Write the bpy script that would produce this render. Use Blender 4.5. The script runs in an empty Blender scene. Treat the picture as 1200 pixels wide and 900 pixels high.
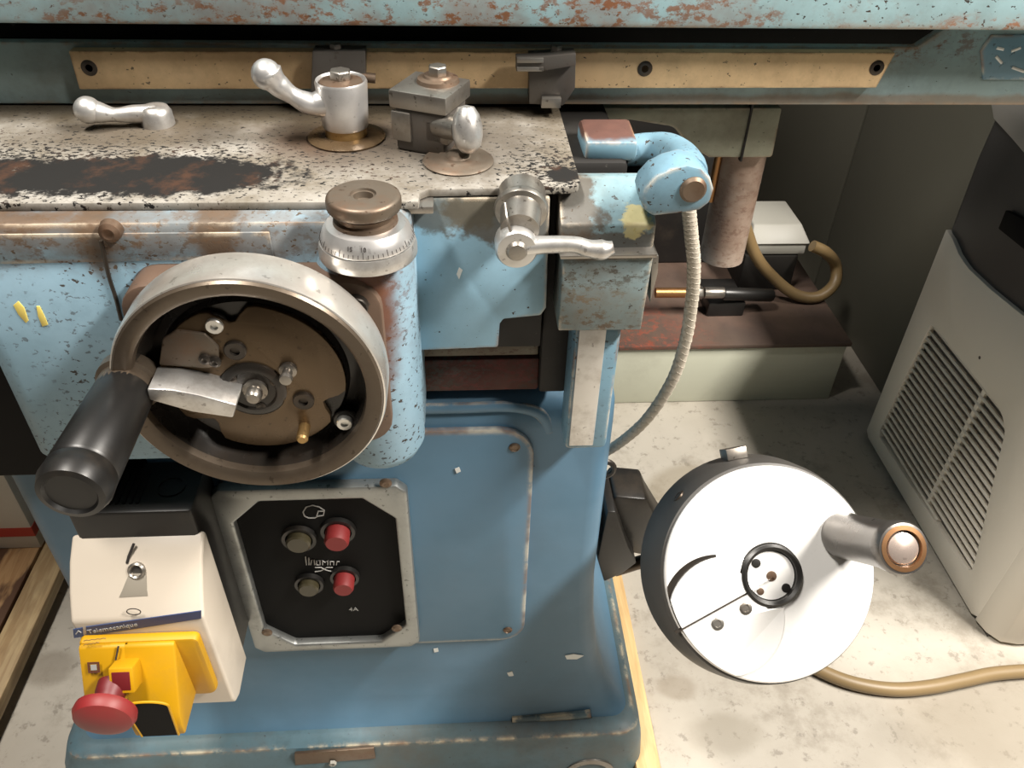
import bpy, bmesh, math, random
from math import sin, cos, pi, radians
from mathutils import Vector as Vec, Matrix, Euler

random.seed(7)
SC = bpy.context.scene
COL = SC.collection

# ------------------------------------------------------------------ camera
CAM_H, PITCH, YAW, ROLL, FPX = 1.12, radians(39), radians(4.5), radians(1.7), 950.0
_fw = Vec((sin(YAW)*cos(PITCH), cos(YAW)*cos(PITCH), -sin(PITCH)))
_rt = Vec((cos(YAW), -sin(YAW), 0)); _dn = _fw.cross(_rt)
_R = cos(ROLL)*_rt - sin(ROLL)*_dn; _D = sin(ROLL)*_rt + cos(ROLL)*_dn
cam = bpy.data.cameras.new('camera'); co = bpy.data.objects.new('camera', cam); COL.objects.link(co)
cam.sensor_width = 36; cam.lens = FPX*36/1200; cam.clip_start = 0.01; cam.clip_end = 60
_m = Matrix((_R, -_D, -_fw)).transposed().to_4x4(); _m.translation = (0, 0, CAM_H)
co.matrix_world = _m
SC.camera = co

# ------------------------------------------------------------------ light
SC.view_settings.view_transform = 'Standard'; SC.view_settings.look = 'None'
SC.view_settings.gamma = 1; SC.view_settings.use_curve_mapping = False
SC.view_settings.exposure = 0.0
w = bpy.data.worlds.new('workshop_air'); SC.world = w; w.use_nodes = True
w.node_tree.nodes['Background'].inputs[0].default_value = (1.0, 0.97, 0.93, 1)
w.node_tree.nodes['Background'].inputs[1].default_value = 0.02
def lamp(name, loc, tilt, sx, sy, power, col=(1, .94, .86)):      # ceiling tubes, long axis front to back, shade tilted sideways
    l = bpy.data.lights.new(name, 'AREA'); l.shape = 'RECTANGLE'; l.size = sx; l.size_y = sy
    l.energy = power; l.color = col
    o = bpy.data.objects.new(name, l); COL.objects.link(o); o.location = loc
    o.rotation_euler = (0, radians(tilt), 0)
    return o
lamp('ceiling_tube_light', (1.5, 0.05, 2.5), 25, 0.22, 1.2, 165)
lamp('ceiling_tube_light', (-0.62, 0.30, 2.7), 0, 0.25, 0.6, 68)

# pixel of the photograph -> point on a real plane (used to read sizes and places off)
def ray(px, py): return _fw + (px-600)/FPX*_R + (py-450)/FPX*_D
C0 = Vec((0, 0, CAM_H))
def V(px, py, Y): r = ray(px, py); return C0 + r*(Y/r.y)
def VZ(px, py, Z): r = ray(px, py); return C0 + r*((Z-CAM_H)/r.z)
def VX(px, py, X): r = ray(px, py); return C0 + r*(X/r.x)

# ------------------------------------------------------------------ material helpers
class NT:
    def __init__(s, name):
        s.m = bpy.data.materials.new(name); s.m.use_nodes = True; s.t = s.m.node_tree
        s.b = s.t.nodes['Principled BSDF']; s.tc = s.t.nodes.new('ShaderNodeTexCoord'); s.co = s.tc.outputs['Object']
    def set(s, sock, v):
        if hasattr(v, 'is_output'): s.t.links.new(v, sock)
        elif isinstance(v, (tuple, list)) and len(v) == 3 and sock.type == 'RGBA': sock.default_value = (*v, 1)
        else: sock.default_value = v
    def map(s, scale=(1, 1, 1), rot=(0, 0, 0)):
        n = s.t.nodes.new('ShaderNodeMapping'); s.t.links.new(s.co, n.inputs[0])
        n.inputs['Scale'].default_value = scale; n.inputs['Rotation'].default_value = rot; return n.outputs[0]
    def noise(s, scale, detail=4, rough=.55, co=None, dist=0):
        n = s.t.nodes.new('ShaderNodeTexNoise'); s.t.links.new(co or s.co, n.inputs['Vector'])
        n.inputs['Scale'].default_value = scale; n.inputs['Detail'].default_value = detail
        n.inputs['Roughness'].default_value = rough; n.inputs['Distortion'].default_value = dist; return n.outputs['Fac']
    def voro(s, scale, co=None, feature='F1'):
        n = s.t.nodes.new('ShaderNodeTexVoronoi'); n.feature = feature; s.t.links.new(co or s.co, n.inputs['Vector'])
        n.inputs['Scale'].default_value = scale; return n.outputs['Distance']
    def wave(s, scale, co=None, dist=4, detail=3):
        n = s.t.nodes.new('ShaderNodeTexWave'); s.t.links.new(co or s.co, n.inputs['Vector'])
        n.inputs['Scale'].default_value = scale; n.inputs['Distortion'].default_value = dist
        n.inputs['Detail'].default_value = detail; return n.outputs['Fac']
    def step(s, v, a, b, lo=0., hi=1.):
        n = s.t.nodes.new('ShaderNodeMapRange'); n.interpolation_type = 'SMOOTHSTEP'
        s.set(n.inputs[0], v); n.inputs[1].default_value = a; n.inputs[2].default_value = b
        n.inputs[3].default_value = lo; n.inputs[4].default_value = hi; return n.outputs[0]
    def math(s, op, a, b=0., c=None):
        n = s.t.nodes.new('ShaderNodeMath'); n.operation = op; s.set(n.inputs[0], a); s.set(n.inputs[1], b)
        if c is not None: s.set(n.inputs[2], c)
        return n.outputs[0]
    def mix(s, f, a, b, mode='MIX'):
        n = s.t.nodes.new('ShaderNodeMix'); n.data_type = 'RGBA'; n.blend_type = mode
        s.set(n.inputs[0], f); s.set(n.inputs[6], a); s.set(n.inputs[7], b); return n.outputs[2]
    def mixf(s, f, a, b):
        n = s.t.nodes.new('ShaderNodeMix'); s.set(n.inputs[0], f); s.set(n.inputs[2], a); s.set(n.inputs[3], b); return n.outputs[0]
    def zone(s, c, r, soft=.35, nscale=30, amp=.8):          # a stain or patch with a shape of its own: ellipsoid with a ragged rim
        n = s.t.nodes.new('ShaderNodeVectorMath'); n.operation = 'SUBTRACT'; s.t.links.new(s.co, n.inputs[0]); n.inputs[1].default_value = c
        d = s.t.nodes.new('ShaderNodeVectorMath'); d.operation = 'DIVIDE'; s.t.links.new(n.outputs[0], d.inputs[0]); d.inputs[1].default_value = r
        l = s.t.nodes.new('ShaderNodeVectorMath'); l.operation = 'LENGTH'; s.t.links.new(d.outputs[0], l.inputs[0])
        v = s.math('ADD', l.outputs['Value'], s.math('MULTIPLY', s.math('SUBTRACT', s.noise(nscale, 5, .65), .5), amp*2))
        return s.step(v, 1-soft, 1+soft, 1., 0.)
    def edge(s, radius, samples=4):                          # worn outer edges
        bv = s.t.nodes.new('ShaderNodeBevel'); bv.samples = samples; bv.inputs[0].default_value = radius
        g = s.t.nodes.new('ShaderNodeNewGeometry')
        d = s.t.nodes.new('ShaderNodeVectorMath'); d.operation = 'DOT_PRODUCT'
        s.t.links.new(bv.outputs[0], d.inputs[0]); s.t.links.new(g.outputs['Normal'], d.inputs[1])
        return s.math('SUBTRACT', 1., d.outputs['Value'])
    def bump(s, h, dist=.001, strength=.5):
        n = s.t.nodes.new('ShaderNodeBump'); n.inputs['Strength'].default_value = strength; n.inputs['Distance'].default_value = dist
        s.set(n.inputs['Height'], h); s.t.links.new(n.outputs[0], s.b.inputs['Normal'])
    def out(s, col, rough=.5, metal=0., spec=None):
        s.set(s.b.inputs['Base Color'], col); s.set(s.b.inputs['Roughness'], rough); s.set(s.b.inputs['Metallic'], metal)
        if spec is not None: s.b.inputs['Specular IOR Level'].default_value = spec
        return s.m

def paint(name, c1, c2, rust=.3, chips=.4, grime=.35, rough=.42, edge=(.55, .47, .36), edgew=.0016, edgeamt=1., edgecut=(.40, .58), zones=(), flecks=(), chipcol=(.05, .045, .04), rustcol=(.20, .085, .035), greasecol=(.10, .075, .05)):
    n = NT(name)
    col = n.mix(n.step(n.noise(7, 4), .35, .65), c1, c2)
    col = n.mix(n.math('MULTIPLY', n.step(n.noise(5, 8, .7), .42, .72), grime), col, greasecol)
    col = n.mix(n.math('MULTIPLY', n.step(n.noise(30, 6, .75), .45, .7), grime*.6), col, tuple(k*.6 for k in c2))
    ch = n.step(n.noise(190, 3, .6, n.map((1, 1, 1.4))), .70-.09*chips, .72-.09*chips)
    ch2 = n.step(n.noise(9, 3), .38, .62)
    chm = n.math('MULTIPLY', ch, n.math('ADD', ch2, .25)); chm = n.math('MINIMUM', chm, 1.)
    col = n.mix(chm, col, chipcol)
    if rust > 0:
        r = n.step(n.noise(11, 9, .72, n.map((1, 1, .8))), .74-.18*rust, .80-.14*rust)
        col = n.mix(n.math('MULTIPLY', r, .85), col, n.mix(n.noise(60, 4), rustcol, tuple(k*.45 for k in rustcol)))
    for c, rr, zc, soft, nsc, amp, am in zones:
        col = n.mix(n.math('MULTIPLY', n.zone(c, rr, soft, nsc, amp), am), col, n.mix(n.noise(80, 4), zc, tuple(k*.5 for k in zc)))
    if flecks:
        fm = n.step(n.noise(75, 6, .75, n.map((1, 1, 1.6))), .50, .60); fm2 = n.step(n.noise(16, 4, .6), .40, .62)
        for c, rr, zc, am in flecks:
            f = n.math('MULTIPLY', n.math('MULTIPLY', n.zone(c, rr, .7, 18, .9), am), n.math('MINIMUM', n.math('ADD', n.math('MULTIPLY', fm, .75), n.math('MULTIPLY', fm2, .35)), 1.))
            col = n.mix(f, col, n.mix(n.noise(50, 4), zc, tuple(k*.4 for k in zc)))
    if edgew > 0:
        e = n.math('MULTIPLY', n.step(n.edge(edgew*1.6), .006, .05), n.step(n.noise(35, 4, .7), *edgecut))
        col = n.mix(n.math('MULTIPLY', e, edgeamt), col, n.mix(n.step(n.noise(22, 3), .45, .6), edge, (.23, .13, .07)))
    n.bump(n.math('ADD', n.math('MULTIPLY', chm, -.6), n.math('MULTIPLY', n.noise(18, 3), .5)), .0012, .4)
    return n.out(col, n.mixf(chm, n.mixf(n.noise(14, 4), rough-.08, rough+.17), .8), 0., .35)

def metal(name, c, rough=.3, metallic=.9, dirt=.3, dirtcol=(.13, .085, .05), scratch=.15, zones=(), dscale=14):
    n = NT(name)
    col = n.mix(n.math('MULTIPLY', n.step(n.noise(dscale, 8, .7), .45, .7), dirt), c, dirtcol)
    sp = n.step(n.noise(180, 2), .66, .70)
    col = n.mix(n.math('MULTIPLY', sp, dirt), col, tuple(k*.35 for k in dirtcol))
    for zc_, rr, zc, soft, nsc, amp, am in zones:
        col = n.mix(n.math('MULTIPLY', n.zone(zc_, rr, soft, nsc, amp), am), col, zc)
    n.bump(n.noise(120, 4), .0006, scratch)
    return n.out(col, n.mixf(n.noise(30, 4), rough-.06, rough+.14), metallic)

def plain(name, c, rough=.5, metallic=0., var=.12, dirt=.0, bump=.1, scale=20):
    n = NT(name)
    col = n.mix(n.math('MULTIPLY', n.noise(scale, 5), var*2), c, tuple(k*.55 for k in c))
    if dirt: col = n.mix(n.math('MULTIPLY', n.step(n.noise(9, 7, .7), .5, .72), dirt), col, (.12, .09, .06))
    n.bump(n.noise(150, 3), .0005, bump)
    return n.out(col, rough, metallic)

# ------------------------------------------------------------------ mesh helpers
ORI = {}
def finish(bm, bevel=0., seg=2, ang=35, sharp=38):
    bmesh.ops.remove_doubles(bm, verts=bm.verts, dist=1e-6)
    bmesh.ops.recalc_face_normals(bm, faces=bm.faces)
    if bevel:
        es = [e for e in bm.edges if len(e.link_faces) == 2 and e.calc_face_angle(0) > radians(ang)]
        if es: bmesh.ops.bevel(bm, geom=es, offset=bevel, segments=seg, profile=.5, affect='EDGES', clamp_overlap=True)
    for f in bm.faces: f.smooth = True
    for e in bm.edges:
        if len(e.link_faces) == 2 and e.calc_face_angle(0) > radians(sharp): e.smooth = False
def thing(name, label, cat, loc, group=None):
    o = bpy.data.objects.new(name, None); COL.objects.link(o); o.location = loc
    o['label'] = label; o['category'] = cat
    if group: o['group'] = group
    ORI[o.name] = Vec(loc); return o
def obj(name, bm, mat, parent=None, label=None, cat=None, kind=None, bevel=0., seg=2, group=None, ang=35, sharp=38, origin=None):
    finish(bm, bevel, seg, ang, sharp)
    off = ORI[parent.name] if parent is not None else Vec(origin or (0, 0, 0))
    bmesh.ops.translate(bm, verts=bm.verts, vec=-off)
    me = bpy.data.meshes.new(name); bm.to_mesh(me); bm.free(); me.materials.append(mat)
    o = bpy.data.objects.new(name, me); COL.objects.link(o)
    if parent is not None: o.parent = parent
    else: o.location = off
    ORI[o.name] = off
    if label: o['label'] = label
    if cat: o['category'] = cat
    if kind: o['kind'] = kind
    if group: o['group'] = group
    return o
def B(): return bmesh.new()
def frame(axis):
    a = Vec(axis).normalized(); t = Vec((0, 0, 1)) if abs(a.z) < .9 else Vec((1, 0, 0))
    u = t.cross(a).normalized(); return u, a.cross(u), a
def box(bm, x0, x1, y0, y1, z0, z1, rot=None, piv=None):
    vs = [bm.verts.new((x, y, z)) for x in (x0, x1) for y in (y0, y1) for z in (z0, z1)]
    for f in ((0, 1, 3, 2), (4, 6, 7, 5), (0, 4, 5, 1), (2, 3, 7, 6), (0, 2, 6, 4), (1, 5, 7, 3)): bm.faces.new([vs[i] for i in f])
    if rot is not None: bmesh.ops.rotate(bm, verts=vs, cent=piv or (0, 0, 0), matrix=Euler(rot).to_matrix())
    return bm
def lathe(bm, o, axis, prof, n=40, start=0.):
    u, v, a = frame(axis); o = Vec(o); rings = []
    for r, h in prof:
        if r < 1e-6: rings.append([bm.verts.new(o+a*h)])
        else: rings.append([bm.verts.new(o+a*h+(u*cos(start+2*pi*i/n)+v*sin(start+2*pi*i/n))*r) for i in range(n)])
    for A, Bq in zip(rings, rings[1:]):
        for i in range(n):
            j = (i+1) % n
            q = [A[i % len(A)], A[j % len(A)], Bq[j % len(Bq)], Bq[i % len(Bq)]]
            q = list(dict.fromkeys(q))
            if len(q) > 2: bm.faces.new(q)
    return bm
def rod(bm, a, b, r0, r1=None, n=24):
    a, b = Vec(a), Vec(b); L = (b-a).length; r1 = r0 if r1 is None else r1
    return lathe(bm, a, b-a, [(0, 0), (r0, 0), (r1, L), (0, L)], n)
def prism(bm, pts, ext):                      # pts: planar outline of 3D points, extruded by ext
    ext = Vec(ext); a = [bm.verts.new(Vec(p)) for p in pts]; b = [bm.verts.new(Vec(p)+ext) for p in pts]
    bm.faces.new(a); bm.faces.new(b[::-1]); k = len(a)
    for i in range(k): bm.faces.new((a[i], b[i], b[(i+1) % k], a[(i+1) % k]))
    return bm
def rrect(x0, x1, z0, z1, r, seg=6):
    if not isinstance(r, (tuple, list)): r = (r,)*4
    out = []
    for (cx, cz, s), rr in zip(((x1, z1, 0), (x0, z1, 1), (x0, z0, 2), (x1, z0, 3)), r):
        dx, dz = (-1 if cx == x1 else 1), (-1 if cz == z1 else 1)
        c = (cx+dx*rr, cz+dz*rr)
        if rr < 1e-6: out.append((cx, cz)); continue
        for i in range(seg+1):
            t = pi/2*s + pi/2*i/seg; out.append((c[0]+rr*cos(t), c[1]+rr*sin(t)))
    return out
def xz(pts, y): return [(x, y, z) for x, z in pts]
def ring_plate(bm, outer, inner, ext):        # plate with a hole: two outlines with the same number of points
    ext = Vec(ext); k = len(outer)
    rows = [[bm.verts.new(Vec(p)+d) for p in loop] for loop, d in ((outer, Vec()), (outer, ext), (inner, ext), (inner, Vec()))]
    for a in range(4):
        A, Bq = rows[a], rows[(a+1) % 4]
        for i in range(k): bm.faces.new((A[i], A[(i+1) % k], Bq[(i+1) % k], Bq[i]))
    return bm
def smooth_path(pts, sub=8):
    P = [Vec(p) for p in pts]; out = []
    Q = [2*P[0]-P[1]] + P + [2*P[-1]-P[-2]]
    for i in range(1, len(Q)-2):
        a, b, c, d = Q[i-1:i+3]
        for k in range(sub):
            t = k/sub; out.append(.5*((2*b)+(c-a)*t+(2*a-5*b+4*c-d)*t*t+(3*b-a-3*c+d)*t**3))
    out.append(P[-1]); return out
def interp(rs, n):
    out = []
    for i in range(n):
        t = i/(n-1)*(len(rs)-1); k = min(int(t), len(rs)-2); f = t-k; f = f*f*(3-2*f)
        out.append(rs[k]*(1-f)+rs[k+1]*f)
    return out
def tube(bm, pts, r, n=12, sub=8, flat=1., closed=False):
    P = smooth_path(pts, sub) if sub > 1 else [Vec(p) for p in pts]
    rs = interp(r, len(P)) if isinstance(r, (list, tuple)) else [r]*len(P)
    rings = []; up = None
    for i, p in enumerate(P):
        if closed: t = (P[(i+1) % len(P)]-P[i-1]).normalized()
        else: t = (P[min(i+1, len(P)-1)]-P[max(i-1, 0)]).normalized()
        if up is None: up = frame(t)[0]
        up = (up-t*up.dot(t)).normalized(); w_ = t.cross(up)
        rings.append([bm.verts.new(p+(up*cos(2*pi*k/n)*flat+w_*sin(2*pi*k/n))*rs[i]) for k in range(n)])
    pairs = list(zip(rings, rings[1:])) + ([(rings[-1], rings[0])] if closed else [])
    for A, Bq in pairs:
        for k in range(n): bm.faces.new((A[k], A[(k+1) % n], Bq[(k+1) % n], Bq[k]))
    if not closed: bm.faces.new(rings[0][::-1]); bm.faces.new(rings[-1])
    return bm
def ball(bm, c, r, sc=(1, 1, 1), seg=24):
    m = Matrix.Translation(Vec(c)) @ Matrix.Diagonal((*[r*k for k in sc], 1))
    bmesh.ops.create_uvsphere(bm, u_segments=seg, v_segments=seg//2, radius=1, matrix=m); return bm
def loft(bm, loops, cap=True):
    rows = [[bm.verts.new(Vec(p)) for p in L] for L in loops]; k = len(rows[0])
    for A, Bq in zip(rows, rows[1:]):
        for i in range(k): bm.faces.new((A[i], A[(i+1) % k], Bq[(i+1) % k], Bq[i]))
    if cap: bm.faces.new(rows[0][::-1]); bm.faces.new(rows[-1])
    return bm
def text_bm(txt, size, origin, u, v, depth=.0006):
    c = bpy.data.curves.new('lettering', 'FONT'); c.body = txt; c.size = size; c.extrude = depth/2; c.align_x = 'LEFT'
    c.resolution_u = 2
    t = bpy.data.objects.new('lettering', c); COL.objects.link(t)
    bpy.context.view_layer.update()
    me = bpy.data.meshes.new_from_object(t.evaluated_get(bpy.context.evaluated_depsgraph_get()))
    bpy.data.objects.remove(t); bpy.data.curves.remove(c)
    bm = B(); bm.from_mesh(me); bpy.data.meshes.remove(me)
    u, v = Vec(u).normalized(), Vec(v).normalized(); w_ = u.cross(v)
    M = Matrix((u, v, w_)).transposed().to_4x4(); M.translation = Vec(origin)
    bmesh.ops.transform(bm, matrix=M, verts=bm.verts); return bm
def hexcap(bm, c, axis, r, h, socket=True, n=6):
    return lathe(bm, c, axis, [(0, 0), (r, 0), (r, h*.85), (r*.9, h), (r*.45, h), (r*.42, h*.55), (0, h*.5)] if socket else [(0, 0), (r, 0), (r, h*.85), (r*.88, h), (0, h)], n)

NY = Vec((0, -1, 0)); ZU = Vec((0, 0, 1))

# ------------------------------------------------------------------ materials
G0 = Vec((-.15, .80, 0))                       # origin of the grinding machine (object coordinates are relative to it)
def rel(p): return tuple(Vec(p)-G0)
BL1, BL2 = (.105, .205, .30), (.09, .18, .265)
M_blue_ped = paint('blue_enamel_smooth', BL1, (.085, .175, .255), rust=.0, chips=-.5, grime=.12, rough=.36, edgew=.0025, edgeamt=.9)
M_blue_door = paint('blue_enamel_door', BL1, (.09, .185, .27), rust=.0, chips=-.6, grime=.1, rough=.38, edge=(.66, .58, .44), edgew=.006, edgeamt=1., edgecut=(.30, .45))
M_blue_apron = paint('blue_enamel_chipped', (.25, .385, .48), (.20, .325, .41), rust=.2, chips=1.0, grime=.4, flecks=[(rel((-.22, .50, .845)), (.22, .05, .020), (.16, .10, .06), .9), (rel((-.06, .46, .82)), (.035, .06, .06), (.15, .06, .03), .8)], rough=.45, edgew=.003, zones=[
    (rel((-.065, .46, .80)), (.022, .05, .085), (.15, .055, .025), .3, 40, .5, .95),
    (rel((-.20, .50, .850)), (.20, .05, .016), (.17, .115, .07), .5, 70, 1.1, .6),
    (rel((-.165, .50, .86)), (.014, .05, .04), (.12, .08, .05), .35, 30, .5, .9),
    (rel((-.245, .50, .85)), (.012, .05, .03), (.13, .085, .05), .35, 30, .5, .8),
    (rel((-.33, .50, .862)), (.11, .04, .012), (.16, .10, .06), .35, 40, .6, .9)])
M_blue_plate = paint('blue_enamel_cover', (.28, .48, .62), (.24, .42, .54), rust=.05, chips=.25, grime=.2, rough=.4, edgew=.003, zones=[
    (rel((.045, .54, .845)), (.055, .05, .028), (.12, .10, .075), .15, 60, .6, .9),
    (rel((-.01, .54, .852)), (.05, .05, .022), (.12, .105, .075), .15, 60, .7, .8)])
M_blue_table = paint('blue_enamel_rusted', (.36, .56, .61), (.31, .47, .51), rust=.35, chips=.7, grime=.4, rough=.5, edgew=.006, edge=(.35, .2, .1), rustcol=(.33, .12, .045), flecks=[
    (rel((.05, .662, .957)), (.22, .06, .022), (.34, .12, .045), .95),
    (rel((-.12, .662, .945)), (.36, .06, .013), (.30, .13, .055), .95),
    (rel((.48, .662, .941)), (.14, .06, .009), (.45, .16, .05), .95)])
M_blue_band = paint('blue_enamel_band', (.27, .39, .42), (.23, .31, .31), rust=.35, chips=.4, grime=.7, rough=.5, edgew=.004, edge=(.32, .2, .11), flecks=[(rel((.40, .70, .918)), (.06, .05, .016), (.20, .075, .03), .95)], zones=[
    (rel((.30, .70, .868)), (.5, .05, .006), (.25, .15, .08), .4, 25, .9, .6)])
M_blue_bright = paint('blue_enamel_bright', (.175, .315, .41), (.145, .265, .34), rust=.15, chips=.8, grime=.5, rough=.42, edge=(.7, .62, .5), edgew=.003)
M_blue_rust = paint('blue_enamel_rust_top', (.22, .40, .52), (.19, .34, .43), rust=.0, chips=.2, grime=.1, rough=.45, edge=(.6, .5, .4), edgew=.003, zones=[
    (rel((.123, .640, V(716, 150, .63)[2]+.004)), (.05, .038, .0125), (.12, .05, .034), .2, 40, .3, .97)])
M_guard = paint('blue_enamel_oily', (.19, .28, .31), (.16, .21, .21), rust=.25, chips=.5, grime=.6, rough=.42, edgew=.003, greasecol=(.15, .105, .065), flecks=[(rel((.100, .522, .766)), (.036, .03, .032), (.20, .13, .065), 1.), (rel((.11, .522, .745)), (.05, .03, .014), (.13, .09, .06), .95), (rel((.12, .522, .80)), (.05, .03, .012), (.07, .06, .045), .9)])
M_block = paint('blue_enamel_greasy', (.21, .36, .43), (.19, .29, .32), rust=.3, chips=.7, grime=.75, rough=.4, edgew=.003, zones=[
    (rel((.11, .53, .82)), (.07, .02, .012), (.10, .075, .055), .15, 80, .9, .8),
    (rel((.07, .55, .845)), (.035, .04, .04), (.11, .08, .055), .15, 70, .8, .85),
    (rel((.13, .535, .838)), (.011, .02, .010), (.75, .65, .30), .12, 110, .9, .8)])
M_olive = paint('olive_grey_paint', (.34, .35, .27), (.27, .27, .20), rust=.15, chips=.1, grime=.7, rough=.5, edgew=.003)
M_plinth = paint('blue_enamel_dark', (.095, .165, .20), (.08, .13, .145), rust=.1, chips=.1, grime=.6, rough=.4, edge=(.62, .52, .36), edgew=.006)

def m_top_plate():
    n = NT('worn_silver_paint')
    base = n.mix(n.step(n.noise(9, 5), .35, .65), (.31, .297, .272), (.20, .183, .155))
    base = n.mix(n.math('MULTIPLY', n.step(n.noise(10, 8, .75), .40, .64), .8), base, (.105, .085, .058))
    mp = n.map((1, 1.6, 1), (0, 0, .5))
    dens = n.math('MAXIMUM', n.zone(rel((-.33, .575, .866)), (.20, .045, .05), .9, 12, .5), n.zone(rel((.075, .57, .866)), (.035, .04, .05), .9, 20, .4))
    th = n.math('SUBTRACT', n.noise(190, 4, .65, mp), n.math('MULTIPLY', n.math('SUBTRACT', 1., dens), .125))
    sp = n.step(th, .485, .505)
    blk = n.zone(rel((-.245, .563, .866)), (.130, .034, .05), .12, 55, .8)
    blk2 = n.zone(rel((.078, .562, .866)), (.012, .014, .05), .12, 80, .6)
    sp = n.math('MAXIMUM', sp, n.math('MAXIMUM', blk, blk2))
    dark = n.mix(n.step(n.noise(28, 6, .7), .5, .68), (.010, .0095, .009), (.045, .022, .013))
    st = n.zone(rel((-.09, .635, .866)), (.062, .052, .05), .45, 40, .6)
    st2 = n.zone(rel((-.012, .615, .866)), (.075, .065, .05), .5, 25, .7)
    base = n.mix(n.math('MULTIPLY', st, .95), base, (.062, .038, .024)); base = n.mix(n.math('MULTIPLY', st2, .8), base, (.075, .063, .050))
    st3 = n.zone(rel((-.25, .645, .866)), (.085, .034, .05), .5, 25, .7); base = n.mix(n.math('MULTIPLY', st3, .8), base, (.075, .058, .040))
    st4 = n.zone(rel((-.10, .70, .866)), (.5, .040, .05), .5, 25, .8); base = n.mix(n.math('MULTIPLY', st4, .9), base, (.06, .047, .03))
    col = n.mix(sp, base, dark)
    n.bump(n.math('SUBTRACT', 1., sp), .0008, .5)
    return n.out(col, n.mixf(sp, n.mixf(n.noise(20, 4), .5, .7), .75), 0., .22)
M_top = m_top_plate()
M_alu = metal('bright_aluminium', (.62, .61, .59), .32, .8, dirt=.4, dscale=25)
M_alu_clean = metal('polished_aluminium', (.70, .69, .68), .30, .8, dirt=.2)
M_alu_frame = metal('dull_aluminium', (.33, .34, .33), .38, .8, dirt=.55, dirtcol=(.12, .12, .11))
M_rim = metal('turned_steel_rim', (.68, .65, .60), .26, .75, dirt=.35, dirtcol=(.22, .14, .08), dscale=10)
M_rim_face = metal('oily_brown_steel', (.115, .09, .066), .30, .6, dirt=.45, dirtcol=(.06, .035, .02))
M_oilblack = metal('oily_black_casting', (.022, .019, .016), .22, .1, dirt=.4, dirtcol=(.05, .03, .018))
M_oilbrown = metal('oily_brown_disc', (.125, .083, .045), .24, .45, dirt=.5, dirtcol=(.055, .035, .02), dscale=9)
M_steel = metal('worn_steel', (.33, .31, .28), .34, .9, dirt=.55, dirtcol=(.12, .08, .05))
M_flange = paint('rust_brown_casting', (.13, .085, .06), (.09, .055, .038), rust=.5, chips=.2, grime=.4, rough=.5, edgew=0, rustcol=(.17, .06, .025))
M_rusty = metal('rusty_steel', (.17, .125, .09), .45, .7, dirt=.8, dirtcol=(.13, .06, .03))
M_cap = metal('browned_steel', (.145, .118, .09), .45, .6, dirt=.8, dirtcol=(.17, .09, .05))
M_bolt = metal('zinc_bolt', (.75, .74, .70), .3, .8, dirt=.25)
M_darkbolt = metal('dark_screw', (.06, .052, .045), .35, .7, dirt=.4)
M_brass = metal('oily_brass', (.42, .27, .11), .35, .85, dirt=.35, dirtcol=(.12, .06, .025))
M_copper = metal('copper_tube', (.38, .20, .085), .4, .9, dirt=.3)
M_dog = metal('dark_phosphated_steel', (.115, .105, .095), .42, .55, dirt=.3)
M_rail = paint('bare_rail', (.80, .585, .335), (.62, .44, .245), rust=.15, chips=.5, grime=.55, rough=.42, edgew=.002, edge=(.20, .09, .04), greasecol=(.20, .13, .07))
M_darkcast = paint('dark_greasy_shaded_casting', (.016, .0145, .0125), (.010, .009, .008), rust=.3, chips=0, grime=.3, rough=.6, edgew=0, rustcol=(.06, .028, .015), greasecol=(.022, .015, .010))  # dark colour for greasy parts, also stands in for recess shade
M_felt = paint('red_brown_felt_wiper', (.10, .042, .036), (.06, .028, .024), rust=.0, chips=2.2, grime=.3, rough=.9, edgew=0, flecks=[(rel((0, .58, .665)), (.12, .1, .05), (.16, .05, .045), .9)])
M_wiper = paint('grey_green_strip', (.24, .24, .19), (.17, .15, .11), rust=.5, chips=.6, grime=.6, rough=.5, edgew=0, flecks=[(rel((-.01, .58, .69)), (.10, .1, .05), (.12, .07, .045), .9)])
M_blackplate = plain('black_anodised_plate', (.004, .004, .004), .7, var=.1); M_blackplate.node_tree.nodes['Principled BSDF'].inputs['Specular IOR Level'].default_value = .15
M_blackplastic = plain('black_plastic', (.016, .015, .014), .34, var=.25, dirt=.2)
M_grip = plain('black_bakelite', (.008, .0075, .007), .38, var=.2, dirt=.2)
M_redbtn = plain('red_push_button', (.22, .018, .018), .6, var=.15)
M_olivebtn = plain('olive_push_button', (.05, .042, .022), .35, var=.15)
M_white_ink = plain('white_lettering', (.42, .41, .39), .6)
M_grey_ink = plain('grey_lettering', (.30, .30, .29), .6)
M_dark_ink = plain('dark_lettering', (.035, .03, .028), .6)
M_cream = plain('cream_abs_plastic', (.60, .53, .44), .38, var=.06, dirt=.18)
M_yellow = plain('yellow_plastic', (.50, .262, .0), .55, var=.05, dirt=.18)
M_estop = plain('red_mushroom_plastic', (.22, .016, .017), .5, var=.15, dirt=.25)
M_redflag = plain('dark_red_plastic', (.13, .01, .012), .5)
M_bluestripe = plain('blue_stripe', (.028, .055, .16), .45)
M_yellowmark = plain('yellow_paint_dab', (.82, .66, .16), .5, var=.2)
M_whitemark = plain('white_paint_chip', (.8, .82, .80), .5)
M_wheel_face = metal('faced_aluminium_disc', (.92, .91, .89), .36, .35, dirt=.05, scratch=.05)
M_wheel_side = plain('grey_black_drum', (.075, .07, .064), .5, var=.25, dirt=.3)
M_ac_white = plain('white_appliance_plastic', (.74, .69, .60), .42, var=.04)
M_ac_dark = plain('charcoal_appliance_plastic', (.045, .043, .042), .4, var=.05)
M_ac_grey = plain('light_grey_appliance_plastic', (.34, .32, .29), .45, var=.05)
M_ac_in = plain('shadow_grey_plastic', (.20, .185, .165), .6)
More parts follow.
